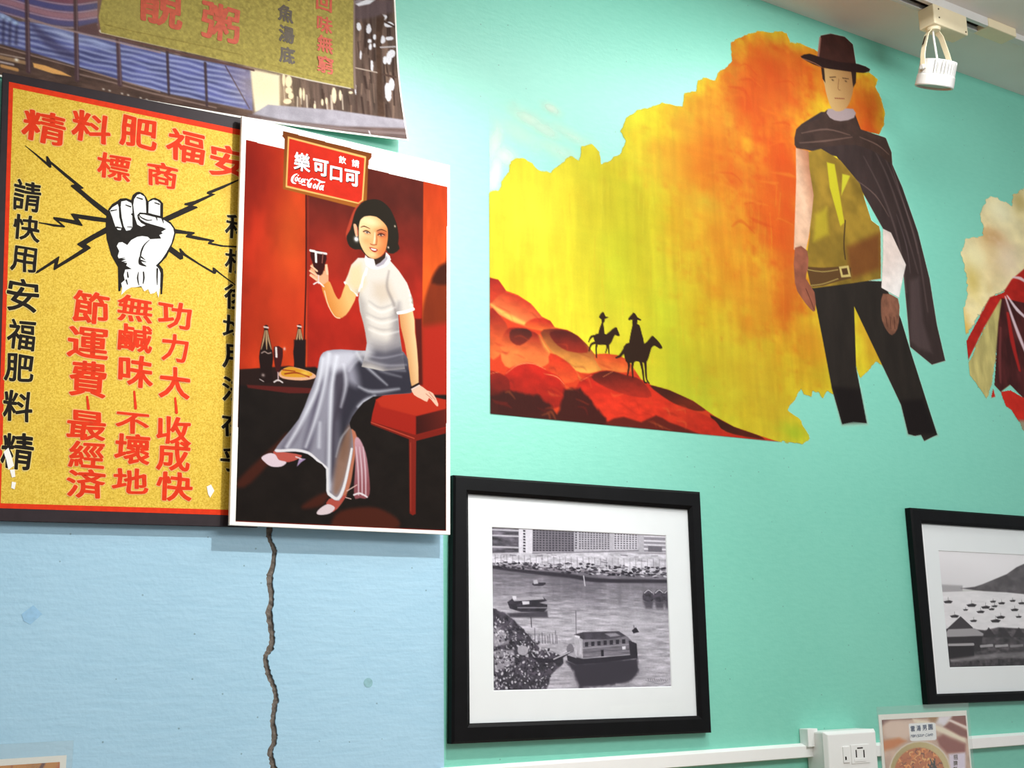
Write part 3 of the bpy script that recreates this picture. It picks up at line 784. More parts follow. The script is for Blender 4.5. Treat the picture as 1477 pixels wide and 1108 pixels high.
# right arm (viewer's right) and hand on the stool
cc.poly(A([(850, 1010), (918, 995), (930, 1108), (940, 1190), (948, 1358), (915, 1385), (900, 1290), (878, 1160)]), (214, 152, 96), soft=1, id=WO, smooth=2, grad=((582, 500), (604, 500), (248, 214, 160)))
cc.poly(B([(912, 345), (950, 330), (990, 358), (1020, 372), (1046, 425), (1040, 438), (1022, 418), (1000, 395), (990, 415), (960, 400), (925, 380)]), (242, 196, 168), smooth=2, id=WO)
cc.stroke(B([(985, 375), (1015, 400)]), 0.8, (180, 100, 80)); cc.stroke(B([(1000, 368), (1030, 405)]), 0.8, (180, 100, 80))
cc.stroke(B([(911, 345), (948, 325)]), 3.4, (40, 26, 26)); cc.stroke(B([(913, 352), (952, 332)]), 1.4, (236, 216, 210))
# bodice
bod = A([(690, 735), (645, 735), (612, 770), (595, 820), (578, 858), (605, 895), (638, 925), (652, 905), (648, 945), (655, 1000), (672, 1060), (682, 1108), (690, 1160), (682, 1215), (664, 1278), (770, 1300), (880, 1290), (868, 1220), (852, 1110), (846, 1018), (884, 1012), (924, 996), (918, 940), (890, 860), (850, 800), (800, 742), (785, 718), (740, 760)])
cc.poly(bod, (226, 218, 208), soft=0.9, id=WO)
cc.clip = cc.poly(bod, (0, 0, 0), mask=True)
cc.poly(A([(600, 780), (660, 760), (680, 860), (640, 920), (590, 860)]), (236, 208, 150), soft=8, a=0.7)
cc.poly(A([(645, 900), (680, 960), (700, 1108), (690, 1290), (650, 1290)]), (150, 142, 140), soft=8, a=0.6)
cc.poly(A([(850, 960), (870, 1100), (890, 1290), (780, 1290), (815, 1150), (820, 1020)]), (128, 122, 126), soft=9, a=0.75)
cc.poly(A([(720, 860), (800, 850), (830, 930), (760, 960), (720, 920)]), (206, 184, 160), soft=9, a=0.55)
cc.stroke(A([(800, 800), (790, 880), (822, 960), (836, 1020)]), (1, 3, 4, 3), (150, 140, 136), soft=3, a=0.8)
for pts in ([(700, 950), (760, 985), (830, 960)], [(690, 1010), (760, 1040), (840, 1020)], [(700, 1070), (770, 1095), (850, 1080)], [(700, 1160), (770, 1180), (860, 1150)], [(690, 1220), (780, 1235), (868, 1210)]):
    cc.stroke(A(pts), (1, 2.5, 1), (168, 160, 158), soft=3, a=0.55); cc.stroke(A([(x, y+22) for x, y in pts]), (1, 3, 1), (246, 242, 238), soft=3, a=0.7)
cc.stroke(A([(905, 850), (918, 960)]), 3.0, (120, 110, 92), soft=1.5, a=0.6)
for k in range(6): cc.blob(A([(896+k*3, 850+k*24)])[0], 2.0, 2.4, (250, 246, 238), 0.95)
cc.clip = None
cc.stroke(A([(580, 858), (606, 896), (640, 922)]), 3.4, (248, 242, 236)); cc.stroke(A([(845, 1010), (884, 1004), (922, 990)]), 4.4, (246, 244, 242))
cc.stroke(A([(660, 870), (650, 900)]), 2.6, (246, 242, 236))
cc.stroke(A([(690, 790), (672, 830), (662, 880)]), 3.0, (248, 246, 244))
cc.clip = np.maximum(cc.poly(bod, (0, 0, 0), mask=True), cc.poly(dress_lo, (0, 0, 0), smooth=2, mask=True))
cc.poly(B([(690, 135), (780, 140), (868, 120), (910, 240), (800, 260), (680, 215)]), (84, 82, 94), soft=12, a=0.92)
cc.poly(B([(700, 80), (790, 110), (860, 80), (868, 140), (780, 160), (690, 140)]), (170, 164, 166), soft=9, a=0.6)
cc.poly(B([(655, 130), (700, 120), (720, 170), (690, 200), (640, 190)]), (212, 210, 214), soft=8, a=0.8)
for pts in ([(670, 175), (760, 196), (870, 176)], [(680, 205), (780, 232), (885, 230)]): cc.stroke(B(pts), (1, 2.4, 1), (190, 188, 198), soft=3, a=0.55)
cc.clip = None
# left arm raised, hand and glass
cc.poly(A([(585, 862), (560, 930), (545, 940), (525, 905), (505, 855), (480, 850), (462, 872), (478, 930), (500, 985), (530, 1030), (552, 1038), (585, 1020), (615, 975), (636, 922), (608, 896)]), (222, 138, 62), soft=0.8, smooth=2, id=WO, grad=((470, 430), (500, 425), (240, 190, 118)))
cc.stroke(A([(478, 900), (496, 970), (528, 1026), (555, 1036)]), 1.4, (248, 224, 190), a=0.8)
cc.poly(A([(462, 875), (440, 850), (405, 825), (408, 812), (440, 828), (405, 798), (410, 784), (445, 805), (412, 770), (420, 762), (455, 790), (478, 800), (482, 768), (492, 765), (497, 800), (498, 850)]), (238, 172, 128), soft=0.8, id=WO)
GL = 10
cc.poly(A([(408, 698), (486, 712), (480, 770), (468, 815), (450, 822), (432, 805), (418, 760)]), (58, 20, 18), soft=1, id=GL, smooth=2)
cc.stroke(A([(408, 698), (428, 702)]), 3.4, (244, 238, 232)); cc.stroke(A([(438, 706), (486, 714)]), 3.2, (236, 226, 222)); cc.stroke(A([(434, 705), (436, 755)]), 3.0, (244, 240, 236)); cc.stroke(A([(470, 715), (466, 760)]), 1.2, (150, 90, 80))
for pts in ([(412, 776), (440, 800)], [(406, 800), (438, 822)], [(408, 822), (438, 845)]): cc.stroke(A(pts), 2.8, (244, 196, 158), id=WO)
cc.stroke(A([(486, 772), (492, 815)]), 2.8, (246, 206, 170), id=WO)
cc.stroke(A([(448, 822), (448, 862)]), 1.6, (230, 210, 205), id=GL); cc.stroke(A([(424, 866), (448, 856), (474, 878)]), 1.8, (238, 230, 226), id=GL)
# head
cc.poly(F([(85, 640), (75, 560), (110, 450), (150, 330), (200, 240), (270, 175), (300, 200), (230, 300), (200, 480), (120, 560)]), (196, 72, 48), soft=1.2, a=0.8, smooth=2)
cc.poly(F([(90, 660), (85, 600), (130, 520), (160, 400), (190, 300), (240, 220), (300, 172), (400, 148), (490, 160), (560, 205), (620, 270), (660, 350), (695, 440), (715, 530), (725, 620), (718, 700), (735, 760), (660, 818), (590, 805), (560, 760), (480, 860), (340, 860), (262, 770), (190, 768), (120, 730)]), (40, 34, 26), soft=0.8, id=WO, smooth=2)
cc.poly(F([(345, 850), (480, 860), (520, 850), (570, 800), (560, 880), (470, 980), (420, 960)]), (54, 38, 32), soft=1, id=WO)
cc.poly(F([(315, 835), (345, 868), (420, 885), (440, 965), (500, 930), (560, 870), (568, 800), (600, 830), (630, 890), (560, 980), (460, 1015), (380, 1000), (320, 960), (305, 880)]), (238, 232, 228), soft=0.7, id=WO)
cc.poly(F([(430, 965), (500, 930), (555, 880), (575, 840), (590, 880), (540, 950), (470, 985)]), (176, 168, 178), soft=1)
cc.stroke(F([(440, 1000), (540, 975), (600, 920), (605, 850)]), 2.6, (250, 250, 250)); cc.stroke(F([(320, 870), (340, 960), (420, 1000)]), 2.4, (250, 250, 250)); cc.stroke(F([(330, 1000), (315, 1080)]), 3, (250, 248, 246))
face = F([(235, 520), (238, 470), (255, 405), (300, 362), (370, 352), (440, 362), (500, 400), (560, 460), (588, 520), (590, 620), (580, 700), (560, 780), (510, 845), (440, 882), (375, 868), (320, 825), (270, 745), (238, 650)])
cc.poly(face, (250, 214, 158), soft=0.8, id=WO, smooth=3, grad=((520, 320), (560, 335), (232, 150, 88)))
cc.poly(F([(168, 470), (185, 452), (205, 470), (225, 540), (222, 600), (195, 600)]), (240, 176, 136), smooth=3, id=WO); cc.stroke(F([(215, 500), (222, 590)]), 1.2, (170, 60, 40), a=0.8)
cc.clip = cc.poly(face, (0, 0, 0), smooth=3, mask=True)
cc.poly(F([(460, 520), (600, 520), (600, 800), (500, 860), (440, 880), (470, 780), (520, 700), (480, 620), (450, 560)]), (206, 108, 56), soft=7, a=0.55, smooth=2)
cc.poly(F([(470, 540), (570, 560), (560, 610), (480, 600)]), (176, 78, 52), soft=4, a=0.7, smooth=2)
cc.poly(F([(300, 535), (360, 540), (372, 580), (310, 575)]), (206, 120, 70), soft=3, a=0.6, smooth=2)
cc.blob(F([(330, 660)])[0], 8, 6, (240, 150, 90), 0.5); cc.blob(F([(380, 430)])[0], 14, 7, (254, 236, 186), 0.7); cc.blob(F([(400, 830)])[0], 8, 4, (254, 226, 170), 0.6)
cc.stroke(F([(258, 495), (300, 482), (370, 512)]), (0.8, 1.8, 0.8), (86, 48, 30), soft=0.6)
cc.stroke(F([(455, 540), (510, 522), (575, 548)]), (0.8, 1.8, 0.8), (86, 44, 28), soft=0.6)
cc.stroke(F([(290, 548), (330, 536), (372, 565)]), 1.6, (60, 30, 22), soft=0.5); cc.poly(F([(302, 550), (335, 544), (365, 566), (335, 575)]), (236, 214, 196), soft=0.4); cc.blob(F([(336, 558)])[0], 1.5, 1.5, (30, 18, 16), 1.0)
cc.stroke(F([(468, 590), (505, 572), (548, 588)]), 1.6, (60, 26, 20), soft=0.5); cc.poly(F([(476, 592), (505, 582), (538, 592), (505, 606)]), (226, 190, 166), soft=0.4); cc.blob(F([(506, 592)])[0], 1.5, 1.5, (30, 18, 16), 1.0)
cc.stroke(F([(432, 560), (428, 640), (420, 690)]), (1.2, 2.2, 2.2), (255, 240, 206), soft=1.2, a=0.8); cc.stroke(F([(452, 590), (455, 660), (450, 700)]), (1.5, 2.5, 2.0), (180, 92, 48), soft=1.2, a=0.7)
cc.stroke(F([(378, 700), (410, 712), (450, 708)]), 1.4, (150, 66, 40), soft=0.6, a=0.9)
cc.poly(F([(360, 740), (410, 748), (468, 768), (440, 800), (400, 790)]), (160, 40, 30), soft=0.6, smooth=2); cc.poly(F([(378, 752), (412, 756), (455, 770), (430, 782), (400, 774)]), (250, 236, 226), soft=0.4, smooth=2)
cc.clip = None
cc.blob(F([(203, 640)])[0], 3.0, 3.6, (250, 246, 244), 1.3); cc.blob(F([(597, 742)])[0], 1.3, 1.6, (240, 210, 190), 1.0); cc.blob(F([(678, 482)])[0], 1.2, 1.6, (240, 220, 190), 0.9)
cc.poly(F([(250, 400), (300, 362), (370, 350), (445, 362), (480, 340), (380, 300), (280, 320), (230, 400)]), (40, 34, 26), soft=1.0)
np_ = cc.parts({0: 'red_room_backdrop', TB: 'pictured_table', 4: 'pictured_bottle', 5: 'pictured_bottle', 6: 'pictured_plate', 7: 'pictured_glass', ST: 'pictured_stool', SG: 'pictured_sign', WO: 'pictured_woman', GL: 'pictured_glass'}, M['print'], coke, 0.0003, density=0.70)
np_[WO]['label'] = 'woman with bobbed black hair in a pale dress'; np_[SG]['label'] = 'red sign with white brand lettering'; np_[ST]['label'] = 'red upholstered stool'
sign = np_[SG]
for mt, dx, dy, lf in ((M['dark_slot'], 0.8, 0.9, 0.0005), (M['ink_white'], 0, 0, 0.0007)):
    for c, x, y, w, h in (('樂', 435.4, 234, 23.5, 27), ('可', 462.3, 242, 22.5, 24), ('口', 484.5, 251, 18, 21), ('可', 507.7, 257, 22, 23)):
        write(cp, c, x+dx, y+dy, w, h, lf, mt, sign, 0.03 if c == '樂' else 0.055)
for c, x, y in (('飲', 493.7, 231), ('請', 512.6, 236)): write(cp, c, x, y, 10.5, 11, 0.0006, M['ink_white'], sign, 0.02)
SCR = crop(415, 245, 24.617)
strokes('script_lettering', [(SCR(q), w) for q, w in [
    ([(330, 150), (240, 190), (170, 280), (150, 380), (190, 460), (280, 490)], (1.0, 2.4, 3.4, 3.4, 2.6, 1.2)), ([(365, 205), (375, 195)], (2.0, 1.6)),
    ([(330, 262), (268, 310), (268, 385), (310, 388), (345, 315), (325, 262)], (1.5, 2.0, 1.5)),
    ([(440, 295), (388, 335), (388, 405), (435, 418)], (1.4, 2.2, 1.3)),
    ([(545, 325), (485, 360), (482, 435), (520, 440), (560, 360)], (1.4, 2.0, 1.4)), ([(610, 335), (582, 420), (605, 460)], (1.8, 2.0, 1.2)),
    ([(675, 350), (698, 368)], (2.0, 2.0)), ([(500, 530), (620, 550)], (1.6, 1.6)), ([(395, 478), (465, 490)], (1.0, 1.4)),
    ([(880, 308), (795, 350), (722, 460), (715, 555), (755, 615), (820, 612)], (1.0, 2.2, 3.0, 3.0, 2.2, 1.1)), ([(925, 345), (940, 355)], (1.8, 1.8)),
    ([(822, 480), (782, 520), (792, 562), (830, 545), (842, 490)], (1.3, 1.7, 1.2)),
    ([(965, 510), (910, 570), (908, 635), (950, 645), (992, 580), (970, 515)], (1.4, 2.1, 1.4)),
    ([(1135, 440), (1065, 570), (1030, 685)], (2.0, 2.6, 2.0)), ([(985, 330), (1100, 388), (1200, 440), (1315, 440)], (1.2, 2.4, 2.8, 1.2)),
    ([(1210, 560), (1145, 605), (1132, 690), (1180, 692), (1222, 610)], (1.5, 2.2, 1.5)), ([(1262, 565), (1228, 670), (1250, 730)], (1.9, 2.2, 1.2))]], 0.0006, M['ink_white'], sign, cp)

# ---- street photograph poster at the top left
T1 = crop(0, 0, 2.4617); T4 = crop(390, 0, 5.037); T7 = crop(150, 0, 7.385)
tpn = wallp(0.003)
tz = tpn.pixel(300, 150)
street = empty('photo_poster', (tz[0], -0.003, tz[1]))
tag(street, 'unframed colour street photo poster with an olive congee banner, curling at its corner', 'poster')
tq = quad(tpn, [(-60, -262), (562, -122), (578, 207), (-46, 100)])
tc_ = Canvas(tpn, tq, 560, 330, (104, 84, 78))
tc_.setk((300, 20), (300, 150))
tc_.poly([(-80, -300), (600, -200), (600, 220), (-80, 140)], (112, 92, 84), var=0.4, vcell=(10, 24), seed=2)
# striped awnings
TL = crop(0, 0, 7.385)
tc_.poly(TL([(-600, -2400), (1100, -2400), (1050, 250), (900, 240), (780, 280), (540, 260), (310, 200), (0, 150), (-600, 20)]), (126, 96, 122), soft=2, var=0.25, vcell=(22, 8), seed=4)
for k in range(12):
    y = 215-k*82; c = ((92, 90, 136), (176, 128, 138), (84, 86, 140), (138, 84, 100))[k % 4]
    tc_.stroke(TL([(-600, y-250), (0, y-130), (310, y-40), (560, y+20), (800, y+42), (1040, y+10)]), 8, c, soft=2.5, a=0.85)
    tc_.stroke(TL([(-600, y-206), (0, y-86), (310, y+4), (560, y+62), (800, y+84), (1040, y+52)]), 1.6, (206, 180, 196), soft=1.5, a=0.7)
tc_.poly(TL([(820, 290), (1030, 240), (1060, 360), (1250, 440), (1480, 520), (1480, 470), (1060, 380), (840, 360)]), (104, 76, 78), soft=2)
tarp = TL([(-600, 60), (0, 130), (200, 230), (330, 240), (560, 280), (800, 340), (1250, 440), (1480, 500), (2000, 620), (2680, 740), (2690, 1190), (1800, 1010), (1250, 860), (780, 720), (400, 590), (0, 480), (-600, 330)])
tc_.poly(tarp, (92, 96, 150), soft=2, var=0.3, vcell=(30, 8), seed=6)
tc_.clip = tc_.poly(tarp, (0, 0, 0), mask=True)
for k in range(16):
    y = 120+k*58
    wob = [(x, y+(x*0.235)+10*math.sin(x*0.013+k)) for x in range(-600, 2800, 200)]
    tc_.stroke(TL([(x, q-140) for x, q in wob]), (3.0, 3.6, 2.6, 3.6, 3.0), (186, 194, 232), soft=2.2, a=0.72, smooth=2)
tc_.poly(TL([(330, 230), (460, 330), (620, 460), (800, 560), (800, 640), (640, 600), (480, 480), (330, 300)]), (70, 64, 96), soft=5, a=0.65)
for x in (40, 110, 180): tc_.stroke(TL([(x, 190), (x-10, 470)]), 3.5, (58, 54, 82), soft=3, a=0.7)
for x, y in ((30, 180), (95, 205), (165, 245)): tc_.blob(TL([(x, y)])[0], 4, 3, (190, 216, 250), 0.9)
tc_.poly(T1([(790, 230), (890, 250), (890, 390)]), (120, 112, 158), soft=5, a=0.5)
tc_.blob(TL([(700, 380)])[0], 26, 6, (200, 212, 246), 0.6, rot=0.3); tc_.blob(TL([(1050, 470)])[0], 24, 5, (190, 204, 246), 0.6, rot=0.25)
tc_.clip = None
tc_.poly(TL([(-600, 300), (0, 470), (400, 580), (800, 700), (1250, 850), (1800, 1000), (2690, 1180), (2690, 1300), (-600, 860)]), (86, 66, 58), soft=2, var=0.3, vcell=(18, 5), seed=8)
for pts, w, c in (([(0, 500), (400, 610), (800, 720), (1250, 850), (1700, 980)], 1.6, (168, 140, 128)), ([(0, 610), (260, 670)], 5, (176, 140, 104)), ([(0, 575), (260, 625)], 1.5, (200, 176, 160)), ([(830, 790), (1200, 880), (1600, 990), (2300, 1150)], 1.8, (156, 130, 120)), ([(20, 705), (180, 745)], 4.5, (226, 166, 100)), ([(0, 660), (140, 690)], 2.4, (206, 190, 190))):
    tc_.stroke(TL(pts), w, c, soft=1.2, a=0.85)
tc_.poly(TL([(350, 672), (480, 700), (660, 765), (760, 818), (560, 785), (360, 720)]), (238, 176, 104), soft=1); tc_.blob(TL([(175, 640)])[0], 2.4, 2.2, (255, 246, 230), 1.0)
for k in range(14): tc_.blob(T1([(345+k*22, 312+k*5.2)])[0], 1.6, 1.2, (240, 226, 210), 0.8*(k % 3 > 0))
for x, ya, yb in ((290, -300, 760), (808, -300, 850), (1265, 420, 900)):
    tc_.stroke(TL([(x-12, ya), (x+12, yb)]), (5, 6.5), (84, 62, 66), soft=1.4, a=0.92, smooth=0); tc_.stroke(TL([(x+2, ya), (x+22, yb)]), 1.2, (150, 122, 128), soft=1, a=0.6, smooth=0)
for x, ya, yb in ((597, 175, 335), (732, 225, 375)):
    tc_.stroke(T1([(x-4, ya), (x+2, yb)]), (4, 3.4), (70, 54, 58), soft=1.2, a=0.9, smooth=0)
tc_.stroke(TL([(310, 200), (560, 280), (800, 340), (1250, 450), (1700, 560)]), 2.6, (176, 146, 140), soft=1.2, a=0.8); tc_.stroke(T1([(800, 235), (885, 385)]), 2, (70, 52, 60), a=0.7)
# bamboo and light
tc_.poly(T1([(985, 260), (1260, 310), (1255, -900), (1440, -850), (1425, 450), (950, 380)]), (104, 84, 74), var=0.35, vcell=(5, 40), seed=10)
rr = np.random.RandomState(5)
for k in range(26):
    x = rr.uniform(1000, 1245); y = 290+(x-990)*0.2+rr.uniform(0, 50)
    tc_.stroke(T1([(x, y), (x+rr.uniform(-3, 6), y+rr.uniform(20, 60))]), rr.uniform(1, 2.6), ((226, 206, 186), (70, 52, 44), (152, 124, 104))[k % 3], soft=0.9, a=0.8)
for k in range(46):
    x = rr.uniform(1262, 1400); y = rr.uniform(-40, 380)
    tc_.stroke(T1([(x, y), (x+rr.uniform(-6, 8), y+rr.uniform(20, 130))]), rr.uniform(1.2, 4), ((62, 46, 40), (140, 114, 98), (84, 64, 56))[k % 3], soft=1, a=0.8)
for x, y, rx, ry in ((640, 195, 3.4, 6), (713, 212, 4, 7.5), (756, 270, 2.2, 4), (820, 125, 6, 4), (860, 180, 7, 3.5), (815, 290, 4, 6), (865, 280, 6, 3), (645, 20, 8, 4), (700, 10, 4, 3), (655, 400, 1.6, 7), (725, 340, 2.6, 5), (735, 480, 2, 8), (830, 440, 3, 6), (860, 420, 4, 10), (845, 680, 5, 14), (875, 620, 4, 10), (720, 300, 3, 3), (755, 330, 2.2, 3), (610, 660, 1.4, 7), (880, 390, 5, 6)):
    tc_.poly(tc_.ring_pts(T4([(x, y)])[0], rx, ry, 10), (238, 236, 242), soft=1, rough=1.2)
tc_.poly(T4([(770, 120), (830, 130), (800, 300), (810, 850), (760, 850), (770, 500)]), (84, 62, 50), soft=1.4, var=0.2, smooth=2)
tc_.stroke(T4([(830, 160), (910, 200)]), 3, (76, 58, 50)); tc_.stroke(T4([(615, 495), (770, 530)]), 1.8, (196, 176, 160)); tc_.stroke(T4([(815, 545), (905, 565)]), 3, (88, 66, 58)); tc_.stroke(T4([(800, 345), (905, 340)]), 2.4, (190, 180, 180))
tc_.poly(T4([(600, 0), (890, 0), (890, 90), (780, 120), (640, 150), (600, 120)]), (106, 88, 92), soft=4, a=0.75); tc_.poly(T4([(620, 30), (690, 0), (760, 0), (720, 30), (640, 46)]), (240, 238, 244), soft=1.2)
# strong back light
tc_.poly(T1([(888, 246), (992, 268), (992, 385), (905, 398)]), (255, 246, 214), soft=2.5)
for x, y, rx, ry in ((95, 580, 2.4, 10), (130, 595, 5, 9), (130, 660, 5, 5), (145, 700, 4, 5), (120, 740, 6, 4), (215, 680, 2, 8), (238, 690, 1.6, 9), (370, 750, 1.8, 5), (400, 740, 1.8, 5), (455, 700, 3.4, 12), (500, 700, 2, 8), (315, 780, 1.6, 4), (575, 680, 3, 2)):
    tc_.poly(tc_.ring_pts(T4([(x, y)])[0], rx, ry, 10), (255, 236, 196), soft=1.2)
tc_.blob(T1([(945, 320)])[0], 40, 34, (255, 226, 170), 0.45)
# ledge
tc_.poly(T1([(890, 410), (950, 372), (1180, 395), (1440, 440), (1440, 480), (1200, 470), (1000, 440)]), (176, 170, 180), soft=1.5, var=0.1, id=2, smooth=0)
tc_.poly(T1([(880, 402), (1000, 428), (1200, 455), (1440, 470), (1440, 560), (880, 470)]), (112, 92, 88), soft=2.5, var=0.2, vcell=(20, 4), id=2)
tc_.stroke(T1([(930, 425), (1180, 462), (1420, 490)]), 4, (146, 128, 126), soft=2, a=0.8); tc_.stroke(T4([(690, 975), (705, 1030)]), 2, (210, 204, 210))
# banner
ban = T1([(375, -1100), (1262, -1000), (1252, 318), (1100, 285), (358, 116), (350, 60), (362, 0)])
tc_.stroke(T1([(352, -200), (352, 60), (356, 120)]), 4.5, (128, 92, 90), soft=1, smooth=0)
tc_.stroke(T1([(356, 118), (480, 150), (640, 190), (900, 250)]), 3, (104, 74, 70), soft=1, smooth=0)
tc_.stroke(T1([(358, 112), (470, 139), (640, 178), (900, 236), (1100, 286), (1240, 316)]), (4.5, 3.2, 2, 2, 2.4, 2.0), (240, 228, 214), soft=0.8, smooth=0)
tc_.stroke(T1([(1257, 318), (1256, 0), (1260, -900)]), 3.0, (150, 128, 116), soft=1, smooth=0)
tc_.poly(ban, (176, 160, 84), soft=1, var=0.16, vcell=(3, 3), seed=12, id=1)
tc_.blob((200, 20), 60, 30, (186, 170, 98), 0.4)
tc_.stroke(T7([(0, 262), (360, 345), (1000, 480), (1477, 590)]), 1.0, (128, 108, 52), a=0.6); tc_.stroke(T4([(0, 470), (300, 560), (560, 610)]), 1.0, (128, 108, 52), a=0.5)
def curl(u, v):
    d = np.clip((u-0.62)/0.38, 0, 1)*np.clip((v-0.62)/0.38, 0, 1)
    return 0.022*d**1.7
cv = tc_.parts({0: 'street_scene', 1: 'banner', 2: 'stone_ledge'}, M['photo'], street, 0.0006, curl, density=0.86)
cv[1]['label'] = 'olive banner with red and dark lettering'
# the paper behind the print, same curl, thin white stock with its deckled edge showing
nn = 28
vs = []
for lf in (0.0004, -0.0008):
    for j in range(nn):
        for i in range(nn):
            u, v = -0.002+1.006*i/(nn-1), 1.008*j/(nn-1)
            q = happly(tc_.Hi, [(u*(tc_.w-1), v*(tc_.h-1))])[0]
            vs.append(tpn.at(q, lf+float(curl(np.array(u), np.array(v)))))
fs = [(b+j*nn+i, b+j*nn+i+1, b+(j+1)*nn+i+1, b+(j+1)*nn+i) for b in (0, nn*nn) for j in range(nn-1) for i in range(nn-1)]
link('paper_sheet', mesh_pydata('paper_sheet', vs, fs), M['card'], street)
LB = 0.0010
for c, x, y, w, h in (('靚', 232, 6, 66, 64), ('粥', 318, 33, 56, 54)): write(tpn, c, x, y, w, h, LB, M['ink_red2'], cv[1], 0.04)
for c, x, y in (('鮮', 411, -12), ('魚', 412, 20), ('湯', 413, 50), ('底', 414, 80)): write(tpn, c, x, y, 23, 25, LB+float(curl(np.array(0.76), np.array(0.6))), M['ink_grey'], cv[1], 0.05)
for c, x, y, lf in (('回', 467, 4, 0), ('味', 468, 36, 0), ('無', 468.5, 64, 0.0004), ('窮', 468.5, 94, 0.0012)): write(tpn, c, x, y, 23, 25, LB+lf, M['ink_red2'], cv[1], 0.04)

# ---- desert mural painted on the green wall
M1 = crop(700, 30, 3.1652); M2 = crop(700, 360, 3.2109); C = crop(1100, 30, 3.574); D = crop(1100, 330, 3.463)
mp_ = wallp(0.0)
def uvbox(pl, pts):
    q = np.array([pl.pixel(x, y) for x, y in pts])
    return q
x0, z1 = mp_.pixel(690, 30)[0]-0.02, 0
P_ = uvbox(mp_, [(690, 120), (1375, 520), (1200, 20), (700, 610), (1340, 650)])
mx0, mx1, mz0, mz1 = P_[:, 0].min(), P_[:, 0].max(), P_[:, 1].min(), P_[:, 1].max()
mural = empty('wall_mural', (mp_.pixel(930, 620)[0], 0, mz0))
tag(mural, 'painted desert mural, yellow and orange sky with red hills and a standing cowboy', 'mural')
mc = Canvas(mp_, [(mx0, mz1), (mx1, mz1), (mx1, mz0), (mx0, mz0)], 700, 640, (220, 190, 60), 0.0)
mc.setk((900, 300), (900, 500))
sky = M1([(-40, 1050), (-40, 800), (60, 772), (75, 740), (110, 690), (120, 640), (170, 622), (210, 650), (240, 680), (300, 695), (330, 660), (390, 620), (430, 640), (440, 572), (485, 566), (518, 600), (528, 658), (580, 632), (620, 602), (645, 550), (618, 505), (640, 445), (690, 410), (760, 392), (810, 376), (870, 386), (900, 392), (905, 330), (962, 322), (970, 272), (1010, 262), (1050, 272), (1060, 240), (1100, 212), (1125, 182), (1120, 100), (1160, 78), (1205, 60), (1250, 47), (1310, 56), (1340, 46), (1375, 60), (1390, 96), (1440, 104)]) \
    + C([(140, 112), (200, 120), (270, 150), (290, 170), (400, 230), (490, 258), (545, 266), (592, 302), (578, 340), (608, 392), (628, 470), (622, 540), (600, 588), (530, 570)]) \
    + [(1245, 260), (1250, 440)] + D([(600, 690), (565, 662), (520, 715), (488, 742), (465, 690), (400, 640), (350, 826), (322, 812), (300, 845), (280, 818), (250, 812), (240, 838), (205, 832), (192, 800), (150, 868), (122, 905), (180, 950), (212, 1000), (236, 1048), (200, 1076), (90, 1060)]) \
    + M2([(1400, 896), (1355, 889), (1355, 950), (800, 900), (400, 860), (-40, 820), (-40, 400)])
skm = mc.poly(sky, (0, 0, 0), mask=True, rough=2.2, rcell=(7, 7), soft=1.0)
# pale cloud brushed thinly over the wall above the yellow
mc.rgb[:] = (244, 246, 228)
for (x, y), rx, ry, al in (((45, 560), 36, 26, 0.45), ((90, 620), 34, 14, 0.5), ((200, 450), 26, 11, 0.45), ((300, 400), 12, 7, 0.55), ((260, 490), 30, 10, 0.4), ((400, 530), 34, 9, 0.3), ((45, 700), 22, 30, 0.6), ((340, 600), 36, 12, 0.28), ((160, 520), 50, 16, 0.25)):
    c = M1([(x, y)])[0]
    if c[0]-rx < 706: rx = max(6, (c[0]-705)/1.6+3)
    mc.blob(c, rx, ry, (250, 250, 236), al, rot=0.25, opaque=True, noise=0.6, seed=21)
edge = mc.M([(705, 178), (707, 597)])
lx = edge[0][0]+(mc.yy-edge[0][1])*(edge[1][0]-edge[0][0])/(edge[1][1]-edge[0][1])
mc.a *= np.clip((mc.xx-lx)+0.5, 0, 1)
mc.put((slice(None), slice(None)), skm, (226, 212, 44), 1)
mc.clip = skm
vst = mc.noise(7, 70, 31); hst = mc.noise(60, 6, 37); bl = mc.noise(40, 60, 33); fine = mc.noise(9, 9, 35)
mc.rgb[:] = np.where(skm[..., None] > 0, np.clip(np.array([232, 216, 46])*(0.97+0.06*vst[..., None])*(0.97+0.06*fine[..., None]), 0, 255), mc.rgb)
def sblob(px, py, rx, ry, col, a, seed=0, n=0.9):
    mc.blob((px, py), rx, ry, col, a, noise=n, seed=seed)
